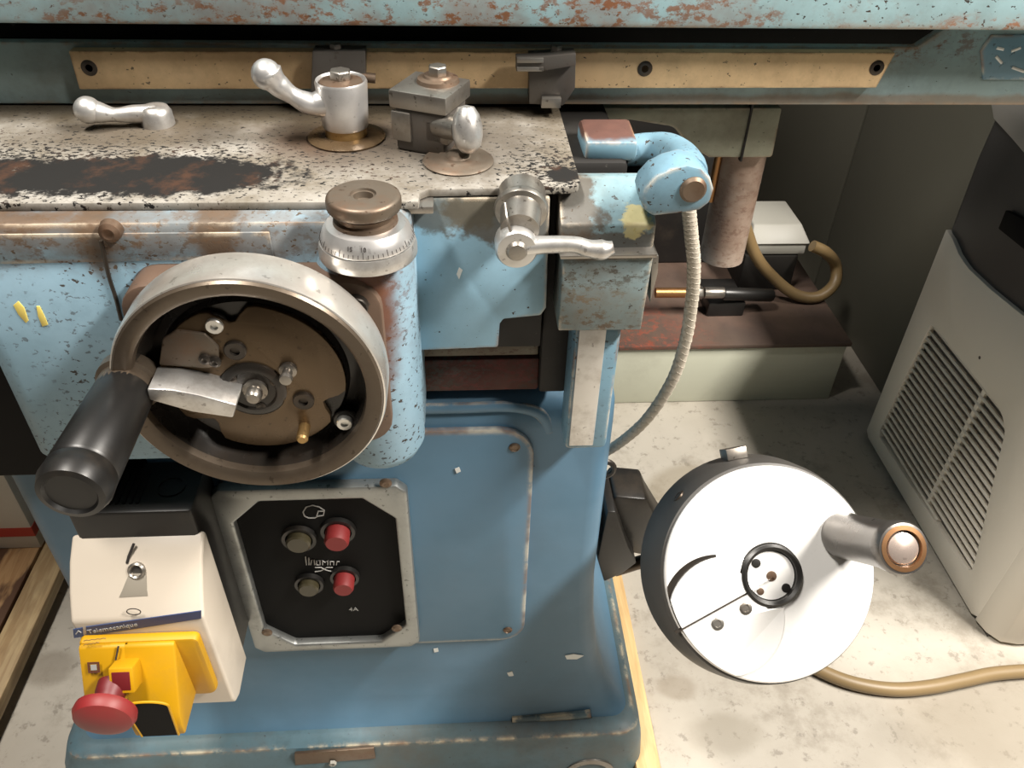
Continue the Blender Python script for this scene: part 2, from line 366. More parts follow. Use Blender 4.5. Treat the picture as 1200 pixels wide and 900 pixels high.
M_cab = plain('olive_grey_cabinet_paint', (.115, .11, .085), .5, var=.08, bump=.05)
M_tank = plain('cream_tank_paint', (.56, .57, .46), .45, var=.06, dirt=.12)
M_tanktop = paint('rust_brown_tank_lid', (.13, .085, .065), (.085, .06, .05), rust=.3, chips=.2, grime=.4, rough=.5, edgew=0, rustcol=(.25, .07, .04), flecks=[((-.18, -.17, .156), (.13, .10, .03), (.38, .10, .06), .95)])
M_hose = plain('braided_sleeve', (.52, .47, .39), .55, .0, var=.25, dirt=.35)
M_amber = plain('amber_rubber_hose', (.23, .155, .07), .42, var=.2, dirt=.2)
M_brownhose = plain('brown_rubber_hose', (.25, .175, .085), .45, var=.15)
M_whitebox = plain('white_plastic', (.34, .33, .29), .45, var=.05)
def m_floor():
    n = NT('stained_concrete')
    c = n.mix(n.step(n.noise(1.6, 6, .6), .35, .65), (.47, .435, .375), (.37, .335, .28))
    c = n.mix(n.math('MULTIPLY', n.step(n.noise(7, 8, .72), .50, .66), .5), c, (.20, .17, .13))
    c = n.mix(n.math('MULTIPLY', n.step(n.noise(45, 5, .7), .56, .66), .6), c, (.19, .165, .135))
    c = n.mix(n.step(n.voro(7.0), .10, .035), c, (.20, .18, .15))
    c = n.mix(n.math('MULTIPLY', n.zone((.44, 1.03, 0), (.10, .085, .1), .15, 6, .12), .55), c, (.26, .22, .155))  # brown oval patch with a nearly smooth rim
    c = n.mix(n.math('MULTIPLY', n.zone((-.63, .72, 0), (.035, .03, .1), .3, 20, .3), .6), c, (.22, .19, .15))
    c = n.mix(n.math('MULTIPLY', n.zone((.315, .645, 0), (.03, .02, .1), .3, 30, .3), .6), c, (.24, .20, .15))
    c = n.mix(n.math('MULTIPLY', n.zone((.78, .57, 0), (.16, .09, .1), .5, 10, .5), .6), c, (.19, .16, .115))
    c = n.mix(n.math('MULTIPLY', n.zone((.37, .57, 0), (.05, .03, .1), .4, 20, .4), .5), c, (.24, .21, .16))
    n.bump(n.noise(60, 6, .7), .002, .25)
    return n.out(c, n.mixf(n.noise(6, 5), .35, .65))
M_floor = m_floor()
def m_wood(name, a, b, burn):
    n = NT(name)
    g = n.noise(10, 6, .6, n.map((9, .6, 9)), 1.0)
    c = n.mix(n.step(g, .35, .65), a, b)
    c = n.mix(n.math('MULTIPLY', n.step(n.noise(9, 4, .6, n.map((2.5, .8, 1))), .50, .62), burn), c, (.07, .028, .012))
    n.bump(g, .001, .4); return n.out(c, .6)
M_wood = m_wood('scorched_pine', (.42, .25, .115), (.30, .155, .06), .95)
M_wood2 = m_wood('pale_pine', (.50, .37, .20), (.36, .24, .12), .25)
M_ochre = m_wood('ochre_board', (.62, .44, .21), (.52, .33, .14), .1)
M_wallm = plain('grey_wall_paint', (.30, .29, .27), .7)
M_carton = plain('white_carton', (.62, .58, .50), .6, var=.1)
M_cartonred = plain('red_printed_band', (.45, .045, .03), .5)

# ------------------------------------------------------------------ setting
bm = B(); box(bm, -4, 4, -3, 4, -.06, 0); obj('floor', bm, M_floor, kind='structure')
bm = B(); box(bm, -4, 4, 3.6, 3.7, 0, 3); obj('wall_back', bm, M_wallm, kind='structure')

# ------------------------------------------------------------------ surface grinding machine
gr = thing('surface_grinder', 'large old pale blue surface grinding machine with chipped paint, levers and handwheels', 'machine', G0)
def part(name, bm, mat, bevel=0., parent=gr, label=None, **k): return obj(name, bm, mat, parent, label, bevel=bevel, **k)

# base and pedestal
def rr3(x0, x1, y0, y1, z, r): return [(x, y, z) for x, y in rrect(x0, x1, y0, y1, r, 5)]
bm = B(); loft(bm, [rr3(-.535, .240, .520, 1.25, 0, .03), rr3(-.528, .234, .522, 1.25, .06, .03), rr3(-.518, .228, .530, 1.24, .092, .03), rr3(-.508, .220, .542, 1.23, .101, .03)])
plinth = part('base_plinth', bm, M_plinth, 0)
bm = B(); tube(bm, [V(150, 884, .545)+Vec((0, 0, .0)), V(300, 873, .545), V(450, 863, .545), V(598, 853, .545)], .0075, 10, 4, .8); part('rim_bead', bm, M_plinth, parent=plinth)
bm = B(); tube(bm, [V(600, 843, .552), V(650, 840, .552), V(692, 836, .552)], .007, 10, 4, .8); part('rim_bead', bm, M_plinth, parent=plinth)
bm = B(); prism(bm, [V(345, 884, .522), V(438, 877, .522), V(440, 889, .522), V(346, 897, .522)], (0, .004, 0)); part('name_strip', bm, M_rusty, .0006, plinth, 'brown metal strip screwed to the plinth')
bm = B(); hexcap(bm, V(390, 893, .521), NY, .005, .004); part('screw', bm, M_whitebox, parent=plinth)
bm = B(); lathe(bm, V(690, 903, .522)+Vec((0, .003, 0)), NY, [(.034, 0), (.034, .006), (.026, .007), (.024, .003), (0, .002)], 32); part('levelling_boss', bm, M_steel, parent=plinth)
def ped(x0, x1, y0, z, r=.022): return rr3(x0, x1, y0, 1.02, z, r)
bm = B(); loft(bm, [ped(-.500, .214, .548, .098), ped(-.480, .200, .558, .115), ped(-.462, .182, .567, .145), ped(-.450, .166, .570, .20), ped(-.443, .155, .570, .28), ped(-.440, .149, .570, .36), ped(-.440, .147, .570, .60), ped(-.440, .147, .573, .618), ped(-.437, .145, .581, .630), ped(-.430, .141, .596, .636)])
pedestal = part('pedestal', bm, M_blue_ped, sharp=50)
bm = B(); box(bm, .228, .262, .50, 1.1, 0, .014); part('base_board', bm, M_ochre, .002, label='ochre wooden board under the base edge')
# raised access door
bm = B(); prism(bm, xz(rrect(-.236, .068, .263, .606, (.035, .02, .02, .03)), .5715), (0, -.0075, 0)); door = part('access_panel', bm, M_blue_door, .0022)
for px, py in ((603, 524), (595, 738)):
    bm = B(); lathe(bm, V(px, py, .564)+Vec((0, .001, 0)), NY, [(.0055, 0), (.0055, .002), (.004, .0032), (.0035, .0022), (0, .002)], 16); part('screw', bm, M_rusty, parent=door)
bm = B(); tube(bm, [(-.06, .572, .628), (.0, .572, .628), (.045, .572, .628), (.072, .573, .618), (.083, .5735, .595)], .006, 10, 6, .7); part('cover_bead', bm, M_blue_ped, parent=pedestal)

for pts, y in ((((594, 788), (600, 786), (602, 791), (597, 793)), .5695), (((508, 760), (513, 759), (514, 763), (509, 764)), .5695), (((533, 549), (538, 547), (540, 552), (535, 554)), .5635), (((662, 768), (672, 766), (684, 768), (676, 772), (664, 772)), .5695)):
    bm = B(); prism(bm, [V(*p, y) for p in pts], (0, -.0008, 0)); part('paint_chip', bm, M_whitemark, 0, pedestal)

# control panel
x0, x1, z0, z1 = -.246, -.056, .276, .548
def oct_(x0, x1, z0, z1, c): return [(x0, z1-c), (x0+c, z1), (x1-c, z1), (x1, z1-c), (x1, z0+c), (x1-c, z0), (x0+c, z0), (x0, z0+c)]
inner = oct_(-.229, -.070, .289, .531, .030); outer = oct_(x0, x1, z0, z1, .010)
bm = B(); ring_plate(bm, xz(outer, .564), xz(inner, .564), (0, -.013, 0)); panel = part('control_panel', bm, M_alu_frame, .003, label='cast aluminium frame of the push button panel')
bm = B(); prism(bm, xz(oct_(-.231, -.068, .287, .533, .030), .564), (0, -.003, 0)); part('button_plate', bm, M_blackplate, parent=panel, label='black octagonal plate')
PY = .5605
for (px, py, m, nm, rr, h, lab) in ((349, 640, M_olivebtn, 'start_button', .0125, .012, 'dark olive start button'), (394, 638, M_redbtn, 'stop_button', .0125, .020, 'red stop button'), (361, 693, M_olivebtn, 'start_button', .011, .012, 'dark olive start button'), (402, 692, M_redbtn, 'stop_button', .011, .020, 'red stop button')):
    c = V(px, py, PY-h)+Vec((0, h, 0))
    bm = B(); lathe(bm, c, NY, [(rr*1.0, 0), (rr, h*.85), (rr*.85, h), (0, h)], 24); part(nm, bm, m, parent=panel, label=lab)
    bm = B(); lathe(bm, c, NY, [(rr*1.12, 0), (rr*1.12, .005), (rr*1.4, .005), (rr*1.45, 0)], 28); part('button_collar', bm, M_blackplastic, parent=panel)
for px, py in ((313, 741), (465, 736), (452, 566)):
    bm = B(); lathe(bm, V(px, py, .551)+Vec((0, .0005, 0)), NY, [(.006, 0), (.006, .0015), (.0035, .003), (0, .002)], 14); part('screw', bm, M_rusty, parent=panel)
def stroke(name, pts, r, parent, mat=M_white_ink, Y=PY):
    bm = B(); tube(bm, [V(*p, Y) for p in pts], r, 6, 1); part(name, bm, mat, parent=parent)
def loop_stroke(bm, pts, r, Y): tube(bm, [V(*p, Y) for p in pts], r, 6, 1, closed=True)
bm = B(); loop_stroke(bm, [(355, 600), (359, 594), (366, 592), (374, 594), (380, 598), (379, 604), (372, 605), (369, 607), (362, 607), (357, 605)], .0007, PY); tube(bm, [V(371, 605, PY), V(373, 599, PY), V(379, 599, PY)], .0007, 6, 1); part('panel_symbol', bm, M_white_ink, parent=panel)
bm = B()
for seg in (((359, 662), (358, 652)), ((362, 662), (362, 653)), ((364, 662), (365, 656), (368, 656), (369, 662)), ((371, 662), (371, 657), (375, 657), (375, 662), (371, 662)), ((378, 662), (378, 657), (381, 659), (384, 657), (384, 662)), ((387, 662), (387, 658), (391, 658), (391, 662)), ((394, 662), (395, 658), (398, 658))): tube(bm, [V(*p, PY) for p in seg], .0006, 6, 1)
tube(bm, [V(369, 665, PY), V(376, 665, PY), V(382, 668, PY), V(390, 670, PY)], .0006, 6, 1); tube(bm, [V(369, 670, PY), V(376, 669, PY), V(383, 665, PY), V(390, 665, PY)], .0006, 6, 1)
part('panel_lettering', bm, M_white_ink, parent=panel)
bm = text_bm('4A', .009, V(409, 716, PY), (1, 0, 0), (0, 0, 1)); part('panel_number', bm, M_grey_ink, parent=panel)

# saddle body behind everything
bm = B(); box(bm, -.30, .02, 1.03, 1.35, 0, 1.7); part('rear_column', bm, M_blue_ped, .02)
bm = B(); box(bm, -.46, .135, .60, .98, .640, .856); saddle = part('saddle', bm, M_darkcast, .006)
bm = B(); box(bm, -.50, -.30, .560, .62, .565, .856); part('shade_block', bm, M_blackplate, .004, saddle)  # added black block standing in for shade beside the apron
bm = B(); box(bm, -.06, .069, .572, .602, .648, .684); part('felt_wiper', bm, M_felt, .002, saddle, 'red brown felt wiper strip')
bm = B(); box(bm, -.06, .068, .574, .602, .686, .700); part('wiper_clamp', bm, M_wiper, .002, saddle)
bm = B(); box(bm, .069, .094, .565, .61, .650, .852); part('way_cover', bm, M_darkcast, .003, saddle)

# apron
def apron_loop(z, s=0.): return [(x, y, z) for x, y in rrect(-.352+s, -.033-s, .498+s, .615, (.0, .0, .02, .034), 7)]
bm = B(); loft(bm, [apron_loop(.632, .016), apron_loop(.638, .006), apron_loop(.648, .0), apron_loop(.853, 0), apron_loop(.857, .003)])
apron = part('apron', bm, M_blue_apron, sharp=50)
bm = B(); prism(bm, [(-.352, .499, .829), (-.128, .499, .832), (-.128, .499, .852), (-.352, .499, .852)], (0, -.0022, 0)); part('apron_band', bm, M_blue_apron, .0006, apron)
bm = B(); lathe(bm, V(130, 270, .497), NY, [(0, -.002), (.008, -.002), (.007, .004), (.004, .006), (.002, .005), (0, .005)], 16); part('oiler', bm, M_rusty, parent=apron)
bm = B(); tube(bm, [V(118, 282, .494), V(122, 298, .4945), V(128, 325, .4965), V(136, 350, .4965), V(142, 375, .4965)], .0014, 6, 4); part('oil_pipe', bm, M_darkbolt, parent=apron)
for pts in (((16, 357), (22, 352), (29, 360), (34, 375), (31, 378), (22, 368)), ((43, 358), (47, 358), (53, 370), (57, 380), (50, 382), (45, 370))):
    bm = B(); prism(bm, [V(*p, .4985) for p in pts], (0, -.0011, 0)); part('paint_dab', bm, M_yellowmark, .0004, apron, 'yellow paint dab')
# dial boss: vertical half-round column on the right of the apron
bx, by = -.068, .510
bm = B(); lathe(bm, (bx, by, .638), ZU, [(0, 0), (.022, 0), (.031, .006), (.0355, .016), (.0355, .186), (.030, .200), (0, .204)], 40); part('dial_column', bm, M_blue_apron, parent=apron)

# flange behind handwheel
WF = .425
WX, WZ = V(294, 462, WF)[0], V(294, 462, WF)[2]
fx0, fx1, fz1 = V(137, 350, .47)[0], V(446, 345, .47)[0], V(230, 334, .47)[2]
bm = B(); prism(bm, xz(rrect(fx0, fx1, 2*WZ-fz1-.03, fz1, .022), .502), (0, -.032, 0)); fl = part('bearing_flange', bm, M_flange, .002)
for sx in (-1, 1):
    bm = B(); hexcap(bm, ((fx0+.017 if sx < 0 else fx1-.017), .4702, fz1-.017), NY, .0085, .006, n=14); part('cap_screw', bm, M_darkbolt, parent=fl)

# left handwheel
WS = .95
def wl(prof): return [(r*WS, h) for r, h in prof]
bm = B(); lathe(bm, (WX, WF+.036, WZ), NY, wl([(.070, .0), (.088, .0), (.0935, .003), (.0945, .008), (.0945, .030), (.0935, .034), (.0925, .0345)]), 96)
hw = part('handwheel', bm, M_rim, label='turned steel handwheel with a black grip on the apron')
bm = B(); lathe(bm, (WX, WF+.036, WZ), NY, wl([(.0925, .0342), (.091, .0365), (.0835, .036), (.080, .0335), (.079, .028)]), 96); part('rim_face', bm, M_rim_face, parent=hw)
bm = B(); lathe(bm, (WX, WF+.036, WZ), NY, wl([(.0795, .0295), (.0775, .016), (.073, .0105), (.0665, .012), (.064, .0165), (.0, .0165)]), 96); part('dish', bm, M_oilblack, parent=hw)
pts = []
for i in range(72):
    a = 2*pi*i/72; r = .0610
    for ac in (98, 335, 226):
        d = abs((math.degrees(a)-ac+180) % 360-180)
        if d < 16: r -= .013*(0.5+0.5*cos(pi*d/16))
    pts.append((WX+r*cos(a), WF+.0195, WZ+r*sin(a)))
bm = B(); prism(bm, pts, (0, -.005, 0)); part('clutch_disc', bm, M_oilbrown, .0008, hw, ang=60)
FY = WF+.0145
def at_face(px, py, y=FY): return V(px, py, y)
cpt = at_face(297, 455)
bm = B(); lathe(bm, (cpt.x, FY+.001, cpt.z), NY, [(0, 0), (.0225, 0), (.0225, .003), (.0205, .0045), (.0165, .0045), (.015, .003), (0, .003)], 48); part('hub', bm, M_oilblack, parent=hw)
c = at_face(299, 458, FY-.004); bm = B(); lathe(bm, (c.x, FY-.001, c.z), NY, [(0, 0), (.0085, 0), (.0085, .003), (.0055, .004), (.0055, .010), (.004, .012), (0, .0125)], 20); part('hub_pin', bm, M_steel, parent=hw)
for px, py in ((322, 447), (306, 476), (272, 443)):
    c = at_face(px, py, FY-.002); bm = B(); lathe(bm, (c.x, FY-.0018, c.z), NY, [(.0035, 0), (.0035, .001), (.002, .0014), (0, .0005)], 12); part('hub_screw_or_hole', bm, M_darkbolt, parent=hw)
for px, py in ((252, 380), (404, 494), (220, 523)):
    c = at_face(px, py, FY+.001); bm = B(); lathe(bm, (c.x, FY+.010, c.z), NY, [(.0085, 0), (.0085, .0078), (.0078, .0085), (0, .0085)], 24); part('bolt_boss', bm, M_oilblack, parent=hw)
    bm = B(); hexcap(bm, (c.x, FY+.002, c.z), NY, .0058, .0045, n=14); part('bolt', bm, M_bolt, parent=hw, label='bright zinc socket bolt')
for px, py in ((276, 409), (356, 468)):
    c = at_face(px, py); bm = B(); hexcap(bm, (c.x, FY+.001, c.z), NY, .0074, .004, n=18); part('socket_screw', bm, M_darkbolt, parent=hw)
c = at_face(338, 432); bm = B(); lathe(bm, (c.x, FY, c.z), NY, [(.006, 0), (.006, .003), (.0035, .004), (.0035, .009), (.0045, .010), (.004, .013), (0, .0138)], 18); part('stop_pin', bm, M_steel, parent=hw)
c = at_face(357, 500); bm = B(); lathe(bm, (c.x, FY, c.z), NY, [(.0042, 0), (.0042, .013), (.003, .0145), (0, .0145)], 16); part('stop_pin', bm, M_brass, parent=hw)
# clamp shoe on the disc
shoe = [V(p[0], p[1], FY-.024) for p in ((172, 456), (200, 457), (232, 463), (277, 475), (273, 490), (225, 483), (175, 469))]
bm = B(); prism(bm, shoe, (0, .025, 0)); part('clamp_shoe', bm, M_alu, .0012, hw, 'bare aluminium clamp shoe')
bm = B(); prism(bm, [V(p[0], p[1], FY-.003) for p in ((190, 398), (206, 388), (240, 392), (256, 408), (256, 430), (240, 432), (186, 428))], (0, .0035, 0)); part('shoe_base', bm, M_cap, .0012, hw)
for px, py in ((240, 421), (252, 424)):
    c = at_face(px, py, FY-.004); bm = B(); lathe(bm, (c.x, FY-.003, c.z), NY, [(.004, 0), (.004, .002), (.002, .003), (0, .0015)], 12); part('shoe_screw', bm, M_darkbolt, parent=hw)
# grip
ga = V(150, 452, .432); gb = Vec((ga.x-.002, .333, ga.z+.001))
bm = B(); lathe(bm, Vec((ga.x, .437, ga.z)), gb-ga, [(0, -.005), (.021, -.005), (.021, .004), (.0185, .006), (.0185, .018)], 32); part('grip_collar', bm, M_rim_face, parent=hw)
L = (gb-ga).length
bm = B(); lathe(bm, ga, gb-ga, [(0, .004), (.0165, .004), (.0185, .008), (.0195, L*.4), (.0205, L*.80), (.0195, L*.815), (.0205, L*.83), (.0212, L*.93), (.019, L), (.0155, L+.001), (.014, L-.001), (.0, L-.001)], 40); part('grip', bm, M_grip, parent=hw, label='black bakelite grip')

# micrometer dial
DX, DY = -.0615, .487
dz = .842
bm = B(); lathe(bm, (DX, DY, dz), ZU, [(0, 0), (.0325, 0), (.0330, .001), (.0330, .006), (.0318, .0105), (0, .0105)], 56); dial = part('graduated_dial', bm, M_alu, label='aluminium graduated dial collar')
bm = B(); lathe(bm, (DX, DY, dz), ZU, [(0, .0112), (.0312, .0112), (.0314, .0122), (.0290, .0185), (.0262, .0225), (.022, .0235), (0, .0235)], 56); part('dial_sleeve', bm, M_alu_clean, parent=dial)
def cone_r(h): return .0315-(h-.0122)*.0024/.0063
bm = B()
for k in range(60):
    a = 2*pi*k/60; u = Vec((cos(a), sin(a), 0)); h = .0040 if k % 5 == 0 else .0022
    tube(bm, [Vec((DX, DY, dz+.0124))+u*cone_r(.0124), Vec((DX, DY, dz+.0124+h))+u*cone_r(.0124+h)], .0002, 4, 1)
part('graduation_lines', bm, M_dark_ink, parent=dial, kind='stuff')
for txt, off in (('15', -.0075), ('10', .0012)):
    bm = text_bm(txt, .0040, (0, 0, 0), (1, 0, 0), (0, 0, 1), .0004)
    for v in bm.verts:
        a = -pi/2 + (v.co.x+off)/.029 - .10; h = .0168+v.co.z; r = cone_r(h) - v.co.y + .0001
        v.co = Vec((DX+r*cos(a), DY+r*sin(a), dz+h))
    part('dial_number', bm, M_dark_ink, parent=dial)
bm = B(); lathe(bm, (DX, DY, dz), ZU, [(0, .023), (.0215, .023), (.0210, .0262), (.0190, .0270), (.0190, .0300), (.0175, .0305), (.0175, .034), (0, .034)], 48); part('dial_neck', bm, M_rusty, parent=dial)
bm = B(); lathe(bm, (DX, DY, dz), ZU, [(0, .0325), (.0225, .0325), (.0242, .0338), (.0244, .0360), (.0244, .0395), (.0238, .0412), (.0215, .0424), (.0085, .0426), (.008, .0410), (.0065, .0410), (.0058, .037), (0, .0368)], 96)
for v in bm.verts:
    d = Vec((v.co.x-DX, v.co.y-DY))
    if .0235 < d.length and .0335 < v.co.z-dz < .0400:
        if round(math.atan2(d.y, d.x)/(2*pi)*96) % 2: v.co.x -= d.x*.022; v.co.y -= d.y*.022
part('knurled_cap', bm, M_cap, parent=dial, label='knurled cap with a hex socket', sharp=60)

# top plate
PZ = .857
pl = [(-.52, .521), (-.028, .519), (-.0275, .533), (-.022, .538), (.080, .5415), (.0865, .5445), (.089, .551), (.089, .70), (-.52, .712)]
bm = B(); prism(bm, [(x, y, PZ) for x, y in pl], (0, 0, .006)); plate = part('top_plate', bm, M_top, .001, label='worn silver painted plate with black bare patch')
bm = B(); box(bm, -.52, -.018, .5235, .57, PZ-.006, PZ-.0003); part('plate_ledge', bm, M_steel, .001, plate)
# front cover plate, right
fp = [(-.036, .856), (.066, .856), (.068, .760), (.064, .753), (.034, .750), (.031, .745), (.030, .722), (-.036, .720)]
bm = B(); prism(bm, xz(fp, .548), (0, -.010, 0)); cov = part('front_cover', bm, M_blue_plate, .0016)
bm = B(); box(bm, -.04, .066, .548, .62, .715, .856); part('cover_body', bm, M_darkcast, .001, cov)
bm = B(); prism(bm, [V(*p, .5382) for p in ((535, 321), (538, 313), (542, 316), (538, 327))], (0, -.0006, 0)); part('paint_chip', bm, M_whitemark, 0, cov)

# clamp lever on the front (right)
c0 = Vec((.0395, .50, .838))
sh = Vec((.0455, .540, .858))
bm = B(); rod(bm, sh+Vec((0, .0, 0)), sh+Vec((-.001, -.016, -.003)), .0175, .0165, 32)
lathe(bm, sh+Vec((-.001, -.012, -.004)), (-.1, -.95, -.18), [(0, 0), (.0185, 0), (.0195, .003), (.0185, .006), (.015, .007), (.0135, .026), (0, .026)], 36); cl = part('clamp_boss', bm, M_steel, label='worn steel boss of the small clamp lever')
lv = [c0, c0+Vec((.022, -.001, .0015)), c0+Vec((.040, -.002, .002)), c0+Vec((.050, -.003, -.0005)), c0+Vec((.060, -.0035, -.0015)), c0+Vec((.068, -.0035, .0005))]
bm = B(); tube(bm, lv, [.008, .0062, .0058, .0062, .0072, .0045], 18, 8); lathe(bm, c0+Vec((0, .011, 0)), NY, [(0, 0), (.0145, 0), (.0150, .003), (.0150, .015), (.0135, .0175), (.009, .018), (0, .0178)], 36); part('clamp_lever', bm, M_alu, parent=cl, label='polished aluminium lever arm')
bm = B(); lathe(bm, c0+Vec((0, -.0065, 0)), NY, [(.0078, -.002), (.0078, .0005), (.006, .003), (0, .004)], 20); part('lever_pin', bm, M_steel, parent=cl)
bm = B(); tube(bm, [c0+Vec((-.004, -.004, .012)), c0+Vec((-.0075, -.003, .024)), c0+Vec((-.0085, .006, .030))], .0011, 6, 4); part('retaining_wire', bm, M_steel, parent=cl)

# tall clamp lever on the plate
HX, HY = -.0880, .632
bm = B(); lathe(bm, (HX, HY, PZ+.006), ZU, [(0, 0), (.030, 0), (.0305, .0015), (.026, .003), (.021, .0035), (0, .0035)], 40); ll = part('lever_washer', bm, M_oilbrown, label='rusty washer and brass bush under the tall clamp lever')
bm = B(); lathe(bm, (HX, HY, PZ+.006), ZU, [(0, .003), (.0165, .003), (.0160, .011), (0, .011)], 40); part('brass_bush', bm, M_brass, parent=ll, label='oily brass bush')
ht = .046
bm = B(); lathe(bm, (HX, HY, PZ+.006), ZU, [(0, .010), (.0175, .010), (.0180, .0115), (.0200, ht-.002), (.0190, ht), (.0178, ht-.0008), (.0172, ht-.004), (0, ht-.004)], 48)
tube(bm, [(HX-.012, HY-.004, .892), (HX-.024, HY-.008, .893), (HX-.036, HY-.010, .900), (HX-.045, HY-.012, .9085), (HX-.051, HY-.013, .917), (HX-.0525, HY-.013, .923)], [.0115, .0085, .0066, .0085, .0112, .0080], 22, 8)
ball(bm, (HX-.0520, HY-.013, .9165), .0112); part('clamp_lever', bm, M_alu_clean, parent=ll, label='tall polished aluminium clamp lever with a ball end', sharp=50)
bm = B(); lathe(bm, (HX, HY, PZ+.006), ZU, [(0, ht-.0045), (.0168, ht-.0045), (.0160, ht-.001), (.011, ht+.0005), (0, ht+.0005)], 32); part('cap_washer', bm, M_rusty, parent=ll)
bm = B(); hexcap(bm, (HX, HY, PZ+.006+ht), ZU, .0085, .007, False); part('hex_bolt', bm, M_steel, .0004, ll)

# small ball lever lying low on the plate, left
p0 = Vec((-.242, .660, .869)); p1 = Vec((-.288, .648, .878))
bm = B(); lathe(bm, (p0.x, p0.y, PZ+.006), ZU, [(0, 0), (.013, 0), (.0125, .010), (.010, .0145), (.006, .0155), (0, .0155)], 28)
tube(bm, [p0+Vec((0, 0, .002)), p0.lerp(p1, .3)+Vec((0, 0, .001)), p0.lerp(p1, .62)+Vec((0, 0, -.001)), p0.lerp(p1, .9), p1], [.0085, .0072, .0055, .0085, .0090], 18, 8); ball(bm, p1+Vec((-.001, 0, .001)), .0105)
part('ball_lever', bm, M_alu, parent=plate, label='short aluminium ball lever at the back of the plate', sharp=50)

# clamp block with egg knob
bc = Vec((-.020, .620, 0)); zb = PZ+.006; rz = radians(-24)
bm = B(); box(bm, bc.x-.0235, bc.x+.0235, bc.y-.0235, bc.y+.0235, zb+.033, zb+.0465, (0, 0, rz), bc); blk = part('clamp_block', bm, M_steel, .0016, label='square steel clamp block with hex bolt and egg knob')
bm = B(); box(bm, bc.x-.0205, bc.x+.0205, bc.y-.022, bc.y+.022, zb, zb+.034, (0, 0, rz), bc); part('block_body', bm, M_dog, .003, blk)
bm = B(); box(bm, bc.x-.023, bc.x-.006, bc.y-.024, bc.y-.016, zb+.008, zb+.031, (0, 0, rz), bc); box(bm, bc.x+.004, bc.x+.024, bc.y-.022, bc.y+.010, zb+.010, zb+.028, (0, 0, rz), bc); part('clamp_jaw', bm, M_steel, .002, blk)
bm = B(); lathe(bm, (bc.x+.006, bc.y+.006, zb+.0463), ZU, [(0, 0), (.0165, 0), (.0155, .003), (.0115, .004), (.0105, .0055), (0, .0055)], 32); part('block_washer', bm, M_rusty, parent=blk)
bm = B(); hexcap(bm, (bc.x+.006, bc.y+.006, zb+.0515), ZU, .0075, .007, False); part('hex_bolt', bm, M_steel, .0004, blk)
e0 = bc+Vec((.007, -.018, zb+.022)); e1 = Vec((.0065, .580, zb+.026))
bm = B(); rod(bm, e0, e0.lerp(e1, .75), .010, .0085, 24); part('knob_stem', bm, M_steel, parent=blk)
bm = B(); lathe(bm, e1+Vec((0, .006, .016)), Vec((.05, -.25, -1)), [(0, -.001), (.006, .0005), (.0095, .006), (.0112, .014), (.0112, .021), (.0095, .028), (.005, .0325), (0, .0335)], 28); part('egg_knob', bm, M_alu, parent=blk, label='egg shaped aluminium knob')

# oil cap disc
oc = VZ(537, 185, .866)
bm = B(); lathe(bm, (oc.x, oc.y, PZ+.006), ZU, [(0, 0), (.0265, 0), (.0270, .0012), (.025, .0028), (.017, .0030), (.0155, .0042), (.0095, .0046), (.008, .0066), (.004, .0076), (0, .0078)], 48); part('oil_cap', bm, M_cap, parent=plate, label='low round steel oil cap')

# table
bm = B(); box(bm, -1.0, .60, .745, 1.0, .8645, .9385); part('table_slideway', bm, M_darkcast)  # near-black colour stands in for shade in the gap under the table
bm = B(); prism(bm, [(x, .700, z) for x, z in ((-1.0, .8645), (.60, .8645), (.60, .9385), (.425, .9385), (.395, .915), (-1.0, .915))], (0, .010, 0)); band = part('table_apron', bm, M_blue_band, .002)
bm = B(); prism(bm, [(x, y, z) for x, y, z in ((-1.0, .662, .9385), (-1.0, .662, 1.03), (-1.0, 1.02, 1.03), (-1.0, 1.02, .9385))], (1.60, 0, 0)); table = part('work_table', bm, M_blue_table, .004, label='long rust streaked table edge')
bm = B(); box(bm, -.995, .595, .668, 1.015, 1.029, 1.034); part('table_plate', bm, M_steel, .001, table, 'ground steel table surface')
rl = [V(80, 60, .69), V(93, 105, .69), V(1027, 103, .69), V(1050, 62, .69)]
bm = B(); prism(bm, rl, (0, .016, 0)); rail = part('dog_rail', bm, M_rail, .001, band, 'bare metal dog rail along the table')
for px, py in ((104, 80), (756, 81), (1028, 80)):
    p = V(px, py, .689); bm = B(); lathe(bm, (p.x, .6903, p.z), NY, [(.0064, -.001), (.0064, .0006), (.0048, .0010), (.0030, .0010), (.0028, .0003), (0, .0003)], 20); part('rail_screw', bm, M_darkbolt, parent=band)
bm = B(); prism(bm, [V(*p, .698) for p in ((1152, 94), (1149, 60), (1162, 41), (1240, 41), (1240, 94))], (0, .004, 0)); pad = part('end_stop_pad', bm, M_blue_bright, .0015, band, 'pale blue pad with white scuff marks')
bm = B()
for s in (((1167, 66), (1174, 74)), ((1186, 79), (1200, 84)), ((1168, 56), (1176, 58)), ((1185, 60), (1196, 56))): tube(bm, [V(*p, .698) for p in s], .0013, 6, 1, .6)
part('scuff_mark', bm, M_whitemark, parent=band)
